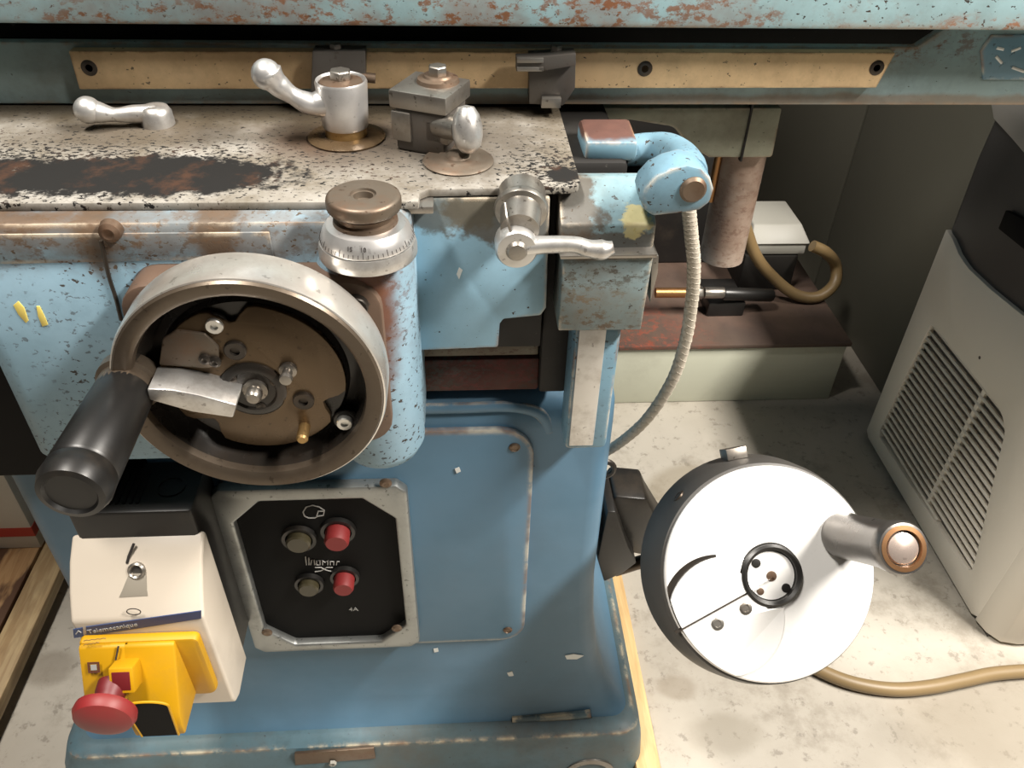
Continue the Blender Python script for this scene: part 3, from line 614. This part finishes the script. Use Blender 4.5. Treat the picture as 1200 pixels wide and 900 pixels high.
# table dog right
bm = B(); prism(bm, [V(*p, .678) for p in ((620, 122), (620, 66), (675, 63), (674, 104), (660, 124))], (0, .016, 0)); dog = part('table_dog', bm, M_dog, .0008, label='dark square table dog')
bm = B(); prism(bm, [V(*p, .670) for p in ((605, 84), (605, 67), (638, 66), (675, 62), (675, 77), (640, 83))], (0, .010, 0)); part('dog_finger', bm, M_dog, .0008, dog)
bm = B(); prism(bm, [V(*p, .668) for p in ((606, 74), (606, 68), (637, 68), (637, 74))], (0, .004, 0)); prism(bm, [V(*p, .668) for p in ((606, 84), (606, 79), (637, 79), (637, 84))], (0, .004, 0)); part('finger_edge', bm, M_steel, .0005, dog)
bm = B(); prism(bm, [V(*p, .671) for p in ((634, 127), (635, 115), (658, 115), (657, 127))], (0, .006, 0)); part('dog_foot', bm, M_steel, .0006, dog)
bm = B(); hexcap(bm, V(652, 62, .684), ZU, .005, .006, False); part('dog_bolt', bm, M_steel, parent=dog)
bm = B(); prism(bm, [V(*p, .676) for p in ((364, 118), (366, 60), (428, 60), (428, 118))], (0, .016, 0)); dog2 = part('table_dog', bm, M_dog, .0008)
bm = B(); hexcap(bm, V(394, 60, .684), ZU, .005, .006, False); part('dog_bolt', bm, M_steel, parent=dog2)
bm = B(); rod(bm, V(424, 90, .678), V(440, 92, .678), .004, None, 12); part('dog_pin', bm, M_rusty, parent=dog2)

# right-hand trip lever assembly
bl = [(.530, .812), (.530, .838), (.568, .8585), (.580, .856), (.580, .812)]
bm = B(); prism(bm, [(.074, y, z) for y, z in bl], (.071, 0, 0)); gb_ = part('trip_block', bm, M_block, .0015)
bm = B(); prism(bm, [V(764, 300, .528), V(772, 300, .528), V(771, 320, .528), V(762, 355, .528)], (0, .03, 0)); part('side_tab', bm, M_steel, .0005, gb_)
zd = [V(716, 191, .604)[2], V(716, 167, .604)[2], V(716, 140, .645)[2]]
xd0, xd1 = V(686, 178, .604)[0], V(748, 178, .604)[0]
bm = B(); prism(bm, [(xd0, y, z) for y, z in ((.606, zd[0]), (.604, zd[1]), (.645, zd[2]), (.655, zd[2]-.004), (.655, zd[0]-.004))], (xd1-xd0, 0, 0)); part('trip_dog', bm, M_blue_rust, .004, label='rusty topped blue trip dog block')
bm = B(); box(bm, .090, .16, .60, .70, .80, zd[0]-.012); part('trip_bed', bm, M_darkcast, .004)
lug = [V(*p, .512) for p in ((752, 232), (756, 221), (768, 208), (786, 199), (806, 194), (822, 198), (833, 209), (837, 223), (832, 238), (820, 247), (802, 250), (765, 254), (755, 246))]
bm = B(); prism(bm, lug, (0, .030, 0)); arm = part('trip_arm', bm, M_blue_bright, .0025, label='pale blue curved trip arm')
bm = B(); tube(bm, [(.163, .535, .873), (.1685, .560, .868), (.1705, .590, .863), (.166, .612, .860), (.154, .622, .857), (.136, .623, .855)], [.0150, .0155, .0150, .0140, .0130, .0125], 20, 8, 1.0); part('arm_bend', bm, M_blue_bright, parent=arm)
bm = B(); lathe(bm, V(812, 222, .512), NY, [(.0095, -.002), (.0095, .001), (.0075, .003), (.003, .0026), (0, .0022)], 24); part('pivot_pin', bm, M_rusty, parent=arm)
gbx = [V(660, 303, .522), V(766, 301, .522), V(751, 387, .522), V(654, 388, .522)]
bm = B(); prism(bm, gbx, (0, .045, 0)); gd = part('guard_box', bm, M_guard, .0015, label='oily sheet metal guard box')
bm = B(); prism(bm, [V(656, 300, .519), V(770, 298, .519), V(770, 302, .519), V(657, 304, .519)], (0, .04, 0)); part('guard_lip', bm, M_steel, .0004, gd)
bm = B(); box(bm, .092, .131, .535, .571, .606, .742); lb = part('locking_lever', bm, M_blue_bright, .005)
bm = B(); box(bm, .0955, .1180, .5335, .540, .612, .742); part('worn_face', bm, M_alu, .0012, lb, 'bare worn metal strip')

# bracket, spout pipe under the table
cb = [V(*p, .735) for p in ((655, 126), (918, 126), (906, 186), (832, 186), (806, 172), (790, 150), (740, 142), (660, 142))]
bm = B(); prism(bm, cb, (0, .12, 0)); brk = part('table_bracket', bm, M_olive, .004)
bm = B(); box(bm, .2735, .2755, .7335, .74, .797, .866); part('bracket_joint', bm, M_darkcast, 0, brk)
bm = B(); lathe(bm, (.2885, .77, .668), ZU, [(0, .004), (.016, .004), (.0195, 0), (.0235, .002), (.0235, .137), (0, .137)], 36); part('drain_pipe', bm, M_rusty, parent=brk, label='thick blotchy drain pipe')
bm = B(); rod(bm, (.262, .765, .74), (.262, .765, .80), .004); part('oil_pipe', bm, M_copper, parent=brk)
drm = paint('blotchy_brown_pipe', (.50, .40, .33), (.30, .17, .11), rust=.1, chips=.0, grime=.7, rough=.4, edgew=0, flecks=[(rel((.2885, .75, .72)), (.05, .05, .08), (.30, .17, .12), .7)])
for o in brk.children:
    if o.name.startswith('drain_pipe'): o.data.materials[0] = drm

# elevating handwheel on its tilted shaft, right
RC = C0+ray(903, 672)*.80
vv = (C0-RC).normalized(); nn = (cos(radians(21))*vv + sin(radians(21))*(.93*_R+.37*_D)).normalized()
nn = Vec((round(nn.x, 3), round(nn.y, 3), round(nn.z, 3))).normalized(); RC = Vec((round(RC.x, 4), round(RC.y, 4), round(RC.z, 4)))
RR = .1075
U_ = (Vec((1, 0, 0))-nn*nn.x).normalized(); W_ = nn.cross(U_)
bm = B(); lathe(bm, RC, nn, [(0, -.066), (RR*1.03, -.066), (RR*1.085, -.060), (RR*1.09, -.05), (RR*1.05, -.020), (RR*1.01, -.006), (RR*.97, -.004)], 96); rw = part('elevating_handwheel', bm, M_wheel_side, label='grey black drum handwheel with bright face beside the pedestal')
bm = B(); lathe(bm, RC, nn, [(0, -.006), (RR*.985, -.006), (RR*.985, -.0015), (RR*.97, 0), (.0305, 0), (.0305, -.003), (0, -.003)], 96); part('wheel_face', bm, M_wheel_face, parent=rw, label='bright bare aluminium disc')
def onface(px, py, h=0.):
    r = ray(px, py); q = RC+nn*h; t = (q-C0).dot(nn)/r.dot(nn); return C0+r*t
hc = onface(903, 674)
bm = B(); lathe(bm, hc, nn, [(.0310, -.003), (.0305, .0050), (.0280, .0065), (.0250, .0050), (.0238, -.002)], 48); part('hub_ring', bm, M_blackplastic, parent=rw)
bm = B(); lathe(bm, hc, nn, [(0, -.003), (.0236, -.003), (.0236, .001), (0, .001)], 48); part('hub_plate', bm, M_wheel_face, parent=rw)
for px, py, r in ((886, 660, .0045), (921, 689, .0045), (904, 675, .005), (891, 693, .0035)):
    bm = B(); lathe(bm, onface(px, py, .001), nn, [(r, -.0005), (r, .0008), (r*.8, .001), (0, .0008)], 18); part('hub_screw_or_hole', bm, M_blackplastic if r == .0045 else M_rusty, parent=rw)  # black discs stand in for the dark of two holes
for px, py in ((841, 731), (874, 713)):
    bm = B(); lathe(bm, onface(px, py, .0042), nn, [(.0062, -.0005), (.0062, .0006), (.0055, .0010), (.0034, .0010), (.0032, .0005), (0, .0005)], 18); part('cover_screw', bm, M_steel, parent=rw)
# lens shaped cover with a slot, beside a dark crescent painted as recess shade
cc = onface(850, 722); cr_ = (onface(785, 742)-cc).length
outl = []
for i in range(60):
    a = 2*pi*i/60; p = cc+U_*cr_*cos(a)+W_*cr_*sin(a)
    d = p-hc
    if d.length < .0325: p = hc+d.normalized()*.0325
    d = p-RC
    if d.length > RR*.968: p = RC+d.normalized()*RR*.968
    outl.append(p)
sa, sb = onface(791, 741), onface(874, 695); sd = (sb-sa).normalized(); sn = nn.cross(sd)
cres = []; c2 = onface(853, 726)
for i in range(25):
    a = radians(98+i*4.6); cres.append((a, cr_*(1+.115*sin(pi*(i+4)/30))))
ax_ = (_R-nn*nn.dot(_R)).normalized(); ay_ = ax_.cross(nn)
if ay_.dot(_D) > 0: ay_ = -ay_
def pol(c, a, r): return c+ax_*r*cos(a)+ay_*r*sin(a)
ins = lambda p: RC+(p-RC).normalized()*min((p-RC).length, RR*.975)
ps = [ins(pol(cc, a, r)) for a, r in cres]+[ins(pol(cc, a, cr_*.97)) for a, r in cres[::-1]]
bm = B(); prism(bm, [p-nn*.002 for p in ps], nn*.0026); part('pocket_shade', bm, M_oilblack, parent=rw)  # raised black crescent painted as the shade of the recess
for s_ in (1, -1):                         # the cover is two half plates with a narrow gap
    half = []
    for p in outl:
        k = (p-sa).dot(sn)*s_
        half.append(p if k > .0013 else p-sn*s_*(k-.0013))
    h2 = [half[0]]
    for p in half[1:]:
        if (p-h2[-1]).length > 1e-4: h2.append(p)
    if (h2[0]-h2[-1]).length < 1e-4: h2.pop()
    bm = B(); prism(bm, [p-nn*.0005 for p in h2], nn*.0045); part('cover_half', bm, M_wheel_face, .0006, rw, ang=60)
bm = B(); prism(bm, [sa-sn*.0016, sb-sn*.0016, sb+sn*.0016, sa+sn*.0016], nn*.0012); part('cover_slot', bm, M_darkbolt, parent=rw)
# grip of the elevating handwheel
h0 = onface(988, 627)
bm = B(); lathe(bm, h0, nn, [(0, -.001), (.0225, -.001), (.0235, .006), (.0222, .012), (.0215, .080), (.0232, .098), (.0238, .106), (.0220, .111), (.0198, .1115), (.0190, .108), (0, .108)], 40); part('grip', bm, metal('dark_chromed_grip', (.16, .15, .14), .25, .75, dirt=.2), parent=rw, label='dark tubular grip')
bm = B(); lathe(bm, h0, nn, [(.0205, .1075), (.0200, .1118), (.0160, .1122), (.0155, .1085)], 36); part('grip_ring', bm, metal('browned_copper', (.36, .19, .09), .3, .8, dirt=.6), parent=rw, label='browned copper ring')
bm = B(); lathe(bm, h0, nn, [(0, .1130), (.009, .1125), (.0135, .1105), (.0145, .107)], 32); part('grip_end', bm, metal('pinkish_bright_metal', (.80, .66, .58), .25, .8, dirt=.25), parent=rw, label='shiny pinkish screw end')
# drum details
for px, py in ((791, 577),):
    d = onface(px, py, -.022); dr = ((d-RC)-nn*(d-RC).dot(nn)).normalized()
    bm = B(); lathe(bm, RC+dr*RR*1.045-nn*.024, dr, [(.007, -.001), (.007, .0012), (.004, .002), (.0035, .0005), (0, .0005)], 18); part('drum_screw', bm, M_darkbolt, parent=rw)
d = onface(862, 530, -.03); dr = ((d-RC)-nn*(d-RC).dot(nn)).normalized(); tg = nn.cross(dr)
pb = RC+dr*RR*1.06-nn*.040
bm = B(); prism(bm, [pb-tg*.011-nn*.008, pb+tg*.011-nn*.008, pb+tg*.011+nn*.014, pb-tg*.011+nn*.014], dr*.012); part('index_mark_block', bm, M_steel, .001, rw)
# bracket carrying the shaft
sback = RC-nn*.066
bm = B(); rod(bm, sback, sback-nn*.045, .036, .030, 28); part('shaft_housing', bm, M_blackplastic, .002, label='black housing behind the elevating handwheel')
def zx(px, py, Y=.63): return V(px, py, Y)
bm = B(); prism(bm, [zx(*p) for p in ((716, 590), (722, 582), (758, 585), (764, 598), (790, 640), (760, 652), (738, 648), (722, 640))], (0, .05, 0)); br_ = part('shaft_bracket', bm, M_blackplastic, .003, label='black bracket on the pedestal side')
bm = B(); prism(bm, [zx(*p, .61) for p in ((700, 655), (712, 600), (722, 600), (736, 640), (746, 660), (730, 672), (708, 682))], (0, .06, 0)); part('bracket_plate', bm, M_blackplastic, .002, br_)
bm = B(); rod(bm, zx(720, 668, .64), zx(762, 655, .64), .0085, None, 16); part('bracket_bar', bm, M_darkbolt, parent=br_)
bm = B(); lathe(bm, zx(742, 582, .64), ZU, [(.008, -.002), (.008, .004), (0, .005)], 6); part('bracket_bolt', bm, M_darkbolt, parent=br_)
pz = V(718, 565, .60)
bm = B(); tube(bm, [Vec((.150, .62, pz.z))+Vec((.013*cos(a), 0, .012*sin(a))) for a in [2*pi*k/20 for k in range(20)]], .0032, 8, 1, closed=True); part('lifting_eye', bm, M_darkbolt)

# ------------------------------------------------------------------ braided hose from the trip arm
bm = B(); hp = [V(807, 243, .535), V(810, 275, .535), V(813, 310, .537), V(811, 350, .542), V(803, 400, .55), V(787, 447, .56), V(757, 492, .58), V(722, 522, .61), V(690, 540, .66)]
tube(bm, hp, .0052, 12, 10)
ho = obj('braided_hose', bm, M_hose, None, 'thin grey braided hose curving down from the pale blue trip arm', 'hose', origin=hp[0])
bm = B()
P = smooth_path(hp, 24)
for s_ in (1, -1):
    for k0 in range(3):
        tr = []
        for i, p in enumerate(P):
            t = (P[min(i+1, len(P)-1)]-P[max(i-1, 0)]).normalized(); u, v, _ = frame(t); a = s_*i*.55+k0*2*pi/3
            tr.append(p+(u*cos(a)+v*sin(a))*.0052)
        tube(bm, tr, .0004, 4, 1)
o = obj('braid', bm, M_hose, ho, kind='stuff')

# ------------------------------------------------------------------ switch box
S0 = Vec((-.30, .57, .33))
sb_ = thing('switch_box', 'cream wall switch box with yellow cover and red emergency stop, on black base', 'switch box', S0)
XL, XR = -.357, -.239
bm = B(); box(bm, XL+.006, XR-.004, .505, .570, .335, .572); base = obj('back_box', bm, M_blackplastic, sb_, 'black ribbed back box', bevel=.004)
bm = B()
for k in range(5): box(bm, -.318+k*.006, -.3155+k*.006, .515, .555, .571, .5735)
lathe(bm, (-.335, .535, .572), ZU, [(.0115, -.001), (.0115, .0012), (.0095, .0012), (.0095, -.001)], 24); lathe(bm, (-.268, .535, .572), ZU, [(.013, -.001), (.013, .0012), (.011, .0012), (.011, -.001)], 24)
obj('knockout_rib', bm, M_blackplastic, base)
prof = [(.512, .330), (.512, .536), (.508, .541), (.488, .527), (.470, .507), (.457, .488), (.4545, .484), (.4545, .345), (.458, .333), (.470, .326)]
bm = B(); prism(bm, [(XL, y, z) for y, z in prof], (XR-XL, 0, 0)); cv = obj('cover', bm, M_cream, sb_, 'cream plastic cover', bevel=.004, seg=3, ang=25, sharp=50)
# lens recess
sl = (Vec((0, .457, .488))-Vec((0, .488, .527))).normalized(); snn = Vec((1, 0, 0)).cross(sl); snn = snn if snn.y < 0 else -snn
def onslope(px, py): 
    r = ray(px, py); q = Vec((0, .472, .5070)); t = (q-C0).dot(snn)/r.dot(snn); return C0+r*t
sc_ = onslope(161, 668)
bm = B(); lathe(bm, sc_, (0, -.85, .53), [(0, -.002), (.0075, -.002), (.0078, .003), (.0062, .0045), (.005, .0035), (.0045, .001), (0, .001)], 24); obj('cover_screw', bm, M_steel, cv)
bm = B(); tube(bm, [onslope(157, 637)+snn*.0002, onslope(151, 652)+snn*.0002, onslope(149, 660)+snn*.0002], .0013, 6, 1); obj('cover_slot', bm, M_dark_ink, cv)
bm = B(); prism(bm, [onslope(*p)+snn*.0002 for p in ((152, 672), (172, 672), (174, 698), (140, 700))], snn*.0014); obj('screw_channel', bm, plain('soiled_grey_plastic', (.30, .27, .22), .5, dirt=.6), cv, bevel=.0004)
bm = B(); q = V(157, 716, .456); tube(bm, [q+Vec((.006*cos(a), -.0008, .0045*sin(a))) for a in [2*pi*k/20 for k in range(20)]], .0005, 6, 1, closed=True); obj('moulded_ring', bm, M_dark_ink, cv)
bm = B(); prism(bm, [V(*p, .4546) for p in ((101, 734), (236, 715), (236, 724), (102, 745))], (0, -.0009, 0)); obj('blue_stripe', bm, M_bluestripe, cv)
a0 = V(104, 743.5, .4535); a1 = V(236, 722.5, .4535)
bm = text_bm('Telemecanique', .0078, a0+Vec((0, 0, .0012)), a1-a0, (0, 0, 1), .0005); obj('stripe_lettering', bm, M_white_ink, cv)
bm = B(); prism(bm, [V(*p, .4546) for p in ((86, 737), (97, 735), (98, 745), (87, 747))], (0, -.0009, 0)); obj('logo_block', bm, M_bluestripe, cv)
bm = B(); tube(bm, [V(89, 743, .4536), V(92, 739, .4536), V(95, 741, .4536)], .0006, 6, 1); obj('logo_mark', bm, M_white_ink, cv)
# yellow cover with hood
bm = B(); prism(bm, xz(rrect(-.353, -.2465, .372, .466, (.006, .004, .006, .010)), .4545), (0, -.010, 0)); yl = obj('yellow_cover', bm, M_yellow, sb_, 'bright yellow hinged cover', bevel=.003)
bm = B(); prism(bm, [(-.3515, y, z) for y, z in ((.4455, .465), (.4405, .465), (.4165, .420), (.4165, .402), (.4455, .388))], (.045, 0, 0)); obj('cover_step', bm, M_yellow, yl, bevel=.002)
hx0, hx1 = -.3125, -.2665; hf = .402
hz = V(183, 862, hf)[2]
bm = B(); prism(bm, [(hx0, y, z) for y, z in ((.4455, .465), (.4405, .465), (.4055, .402), (hf, .392), (hf, hz), (.4455, hz))], (hx1-hx0, 0, 0)); obj('hood', bm, M_yellow, yl, bevel=.002)
cxh = (hx0+hx1)/2+.0; rw_ = .0195; zc = V(183, 822, hf)[2]-.008
arch = [(cxh+rw_*cos(a), zc+.008*sin(a)) for a in [pi*k/14 for k in range(15)]]+[(cxh-rw_*.86, hz+.0005), (cxh+rw_*.86, hz+.0005)]
bm = B(); prism(bm, [(x, hf+.0003, z) for x, z in arch], (0, -.001, 0)); obj('hood_window', bm, M_blackplate, yl, 'black arched window')
bm = B(); tube(bm, [(x, hf-.0002, z) for x, z in [arch[-1]]+arch[:-1]], .0012, 6, 1); obj('window_rim', bm, M_yellow, yl)
def on_hood(px, py):
    a_, b_ = Vec((0, .4405, .470)), Vec((0, .4045, .405)); nh = Vec((1, 0, 0)).cross((b_-a_).normalized()); nh = nh if nh.y < 0 else -nh
    r = ray(px, py); return C0+r*((a_-C0).dot(nh)/r.dot(nh)), nh
p, nh = on_hood(110, 782); up_ = nh.cross(Vec((1, 0, 0))); up_ = up_ if up_.z > 0 else -up_
sq = lambda s: [p+Vec((1, 0, 0))*x*s+up_*z*s for x, z in ((-1, -1), (1, -1), (1, 1), (-1, 1))]
bm = B(); ring_plate(bm, sq(.0052), sq(.0034), nh*.0006); obj('square_mark', bm, plain('brown_ink', (.10, .035, .02), .5), yl)
bm = B(); prism(bm, sq(.0026), nh*.0006); obj('square_mark', bm, M_grey_ink, yl)
for k in range(2):
    q0, _ = on_hood(98, 751+5*k); q1, _ = on_hood(124-8*k, 748+5*k)
    bm = B(); tube(bm, [q0.lerp(q1, j/8)+nh*.0002+up_*(.0006 if j % 2 else 0) for j in range(9)], .0005, 5, 1); obj('small_lettering', bm, plain('yellow_brown_ink', (.22, .12, .01), .5), yl)
pi_, nh = on_hood(150, 788); XA = Vec((1, 0, 0))
def quad(wx, hz_, o=0.): return [pi_+XA*x*wx+up_*z*hz_+nh*o for x, z in ((-1, -1), (1, -1), (1, 1), (-1, 1))]
bm = B(); prism(bm, quad(.0108, .0125, -.006), nh*.021); obj('indicator_housing', bm, M_yellow, yl, bevel=.0018)
bm = B(); prism(bm, quad(.0078, .0088, .0145), nh*.0011); obj('indicator_flag', bm, M_redflag, yl, 'dark red indicator flag', bevel=.0004)
bm = B(); tube(bm, [pi_+XA*-.0095+up_*.013+nh*.0004, pi_+XA*-.0075+up_*.020+nh*.0004, pi_+XA*-.0060+up_*.026+nh*.0004], .0009, 6, 1); obj('housing_slot', bm, M_dark_ink, yl)
ec = V(120, 845, .383)
bm = B(); lathe(bm, (ec.x-.002, .413, ec.z-.001), NY, [(0, -.006), (.0135, -.006), (.013, .004), (.0115, .006), (.011, .020)], 28); obj('stop_button_stem', bm, M_redflag, sb_, 'dark red stem')
bm = B(); lathe(bm, (ec.x, .413, ec.z), NY, [(0, .016), (.020, .016), (.0262, .019), (.0270, .024), (.0245, .0295), (.016, .0330), (0, .0345)], 40); obj('emergency_stop_button', bm, M_estop, sb_, 'dull red mushroom head')

# ------------------------------------------------------------------ coolant tank
tk = thing('coolant_tank', 'low cream coolant tank with rusty brown lid on the floor behind the grinder', 'tank', (.52, 1.5, 0))
bm = B(); box(bm, .18, .795, 1.305, 2.0, 0.0, .150); obj('tank_body', bm, M_tank, tk, bevel=.004)
bm = B(); box(bm, .175, .800, 1.298, 2.005, .146, .156); obj('tank_lid', bm, M_tanktop, tk, 'rusty brown lid', bevel=.002)
bm = B(); box(bm, .40, .62, 1.62, 1.85, .156, .42); obj('pump_housing', bm, M_blackplastic, tk, 'black pump housing', bevel=.01)
bm = B(); box(bm, .615, .735, 1.50, 1.64, .156, .245); obj('pump_foot', bm, M_darkcast, tk, bevel=.006)
bm = B(); rod(bm, V(768, 343, 1.40), V(818, 343, 1.40), .0105); obj('outlet_tube', bm, M_copper, tk, 'copper outlet tube')
bm = B(); hexcap(bm, V(812, 343, 1.40), (1, 0, 0), .015, .02, False); rod(bm, V(825, 343, 1.40), V(848, 343, 1.40), .012); obj('outlet_fitting', bm, M_steel, tk, bevel=.0008)
bm = B(); rod(bm, V(846, 344, 1.40), V(905, 346, 1.42), .014); box(bm, .52, .60, 1.40, 1.5, .156, .19); obj('outlet_valve', bm, M_blackplastic, tk, bevel=.004)
bm = B(); hpz = [V(872, 262, 1.46), V(886, 300, 1.46), V(906, 325, 1.46), V(932, 345, 1.45), (V(958, 348, 1.45)), V(978, 332, 1.47), V(979, 310, 1.49), V(968, 296, 1.47), V(952, 288, 1.47)]
tube(bm, hpz, .0125, 12, 8); obj('amber_hose', bm, M_amber, None, 'amber rubber hose looped over the lid of the coolant tank', 'hose', origin=(.6, 1.5, .16))
bx_ = thing('plastic_container', 'small white plastic container behind the drain pipe', 'container', (.70, 1.57, .245))
bm = B(); box(bm, .625, .745, 1.50, 1.64, .247, .275); obj('tray', bm, M_whitebox, bx_, bevel=.004)
bm = B(); prism(bm, [(.62, 1.495, .275), (.75, 1.495, .275), (.735, 1.53, .305), (.63, 1.53, .305)], (0, .11, 0)); obj('lid', bm, M_whitebox, bx_, bevel=.003)

# ------------------------------------------------------------------ cabinet behind the air conditioner
cb_ = thing('steel_cabinet', 'tall dark olive grey cabinet with flat panels behind the air conditioner', 'cabinet', (1.2, 2.2, 0))
bm = B(); box(bm, .926, 1.5, 1.305, 3.1, 0, 1.9); obj('body', bm, M_darkcast, cb_)
for y0, y1 in ((1.30, 1.745), (1.755, 2.40), (2.41, 3.10)):
    bm = B(); box(bm, .918, .927, y0, y1, .0, 1.9); obj('side_panel', bm, M_cab, cb_, bevel=.002)

# ------------------------------------------------------------------ portable air conditioner
ac = thing('air_conditioner', 'white portable air conditioner with slatted side grille and dark top, standing on the floor', 'air conditioner', (1.0, .94, 0))
AX = .825
grl = [(1.128, .322), (.905, .322), (.885, .315), (.868, .300), (.790, .070), (.800, .055), (1.140, .040), (1.146, .055)]
sidep = [(1.185, .008), (.735, .008), (.735, .500), (.80, .487), (.88, .474), (.95, .464), (1.03, .456), (1.10, .453), (1.15, .462), (1.175, .478), (1.189, .497)]
def resample(poly, n):
    L = [0]; k = len(poly)
    for i in range(k): L.append(L[-1]+math.dist(poly[i], poly[(i+1) % k]))
    out = []
    for j in range(n):
        d = L[-1]*j/n; i = max(q for q in range(k) if L[q] <= d); f = (d-L[i])/(L[i+1]-L[i]); a, b = poly[i], poly[(i+1) % k]
        out.append((a[0]+(b[0]-a[0])*f, a[1]+(b[1]-a[1])*f))
    return out
cy_, cz_ = .96, .22
def by_angle(poly, n):                     # outline sampled at equal angles around the grille centre
    out = []; k = len(poly)
    for j in range(n):
        a = 2*pi*j/n; dx, dy = cos(a), sin(a); best = None
        for i in range(k):
            (ax, ay), (bx2, by2) = poly[i], poly[(i+1) % k]
            ex, ey = bx2-ax, by2-ay; den = dx*ey-dy*ex
            if abs(den) < 1e-12: continue
            t = ((ax-cy_)*ey-(ay-cz_)*ex)/den; s = ((ax-cy_)*dy-(ay-cz_)*dx)/den
            if t > 0 and -1e-9 <= s <= 1+1e-9 and (best is None or t > best): best = t
        out.append((cy_+dx*best, cz_+dy*best))
    return out
NA = 120
bm = B(); ring_plate(bm, [(AX, y, z) for y, z in by_angle(sidep, NA)], [(AX, y, z) for y, z in by_angle(grl, NA)], (.012, 0, 0)); sp_ = obj('side_panel', bm, M_ac_white, ac, 'white side panel with grille', bevel=.0015, ang=60)
bm = B(); box(bm, AX+.030, AX+.034, .77, 1.16, .03, .34); obj('grille_back', bm, M_ac_in, sp_)
z = .050; k = 0
def grl_y(z):
    ys = []
    for i in range(len(grl)):
        (a, b), (c, d) = grl[i], grl[(i+1) % len(grl)]
        if (b-z)*(d-z) < 0: ys.append(a+(c-a)*(z-b)/(d-b))
    return min(ys), max(ys)
while z < .318:
    ya, yb = grl_y(z)
    bm = B(); box(bm, AX+.002, AX+.024, ya-.004, yb+.004, z-.0024, z+.0024, (0, radians(28), 0), (AX+.012, 0, z)); obj('slat', bm, M_ac_white, sp_, bevel=.0006)
    z += .0147
bm = B(); box(bm, AX+.004, AX+.026, .945, .953, .05, .318); obj('grille_rib', bm, M_ac_white, sp_)
bm = B(); lathe(bm, (AX+.001, .985, .355), (-1, 0, 0), [(.003, 0), (.003, .001), (0, .0012)], 10); obj('screw', bm, M_darkbolt, sp_)
fr = [(.737, AX), (.712, AX+.006), (.694, AX+.020), (.688, AX+.045), (.684, AX+.40), (.72, AX+.42), (.737, AX+.40)]
bm = B(); prism(bm, [(x, y, .008) for y, x in fr], (0, 0, .50)); obj('front_panel', bm, M_ac_white, ac, bevel=.002, sharp=50)
bm = B(); box(bm, AX+.012, AX+.40, .735, 1.183, .008, .46); obj('carcass', bm, M_ac_in, ac)
def acl(z, s): return [(x, y, z) for x, y in rrect(AX+s, AX+.41-s, .70+s, 1.200-s*.3, .02, 4)]
bm = B(); loft(bm, [acl(.44, .008), acl(.60, .004), acl(.668, .006)]); up2 = obj('upper_body', bm, M_ac_dark, ac, 'charcoal upper body', bevel=0)
bm = B(); prism(bm, [VX(*p, AX+.004) for p in ((1175, 268), (1184, 246), (1215, 262), (1215, 300))], (-.008, 0, 0)); obj('handle_recess', bm, M_blackplate, up2, bevel=.002)
cap = [(1.207, .690), (1.18, .668), (1.12, .660), (1.00, .640), (.85, .63), (.70, .63), (.70, .72), (1.16, .745), (1.207, .745)]
bm = B(); prism(bm, [(AX-.002, y, z) for y, z in cap], (.41, 0, 0)); obj('top_cap', bm, M_ac_grey, ac, 'light grey top cap', bevel=.004)
bm = B(); box(bm, AX+.01, AX+.39, .71, 1.17, 0, .010); obj('foot', bm, M_ac_dark, ac)

# ------------------------------------------------------------------ floor hose
bm = B(); fh = [VZ(930, 770, .011), VZ(975, 792, .011), VZ(1010, 803, .011), VZ(1050, 808, .011), VZ(1090, 805, .011), VZ(1130, 797, .011), VZ(1170, 789, .011), VZ(1230, 786, .011), VZ(1300, 790, .011)]
tube(bm, fh, .0105, 14, 8); obj('floor_hose', bm, M_brownhose, None, 'brown rubber hose lying on the concrete floor', 'hose', origin=(.75, .62, 0))

# ------------------------------------------------------------------ pallet and carton, left
pa = thing('wooden_pallet', 'low scorched wooden pallet on the floor beside the pedestal', 'pallet', (-.78, .8, 0))
for k, (x0, x1, m) in enumerate(((-.700, -.655, M_wood2), (-.795, -.704, M_wood), (-.89, -.80, M_wood), (-.985, -.895, M_wood2), (-1.08, -.99, M_wood))):
    bm = B(); box(bm, x0, x1, .40, 1.32, .022+.001*(k % 2), .046+.0015*(k % 2)); obj('plank', bm, m, pa, bevel=.002)
for y in (.45, .85, 1.24):
    bm = B(); box(bm, -1.07, -.672, y, y+.09, .0, .022); obj('bearer', bm, M_wood, pa, bevel=.002)
ct = thing('carton', 'white carton with a red printed band on the wooden pallet', 'carton', (-.85, 1.0, .0475))
bm = B(); box(bm, -1.02, -.700, .915, 1.2, .0478, .24); obj('box', bm, M_carton, ct, bevel=.002)
bm = B(); box(bm, -1.021, -.6992, .9142, 1.2008, .078, .098); obj('printed_band', bm, M_cartonred, ct)
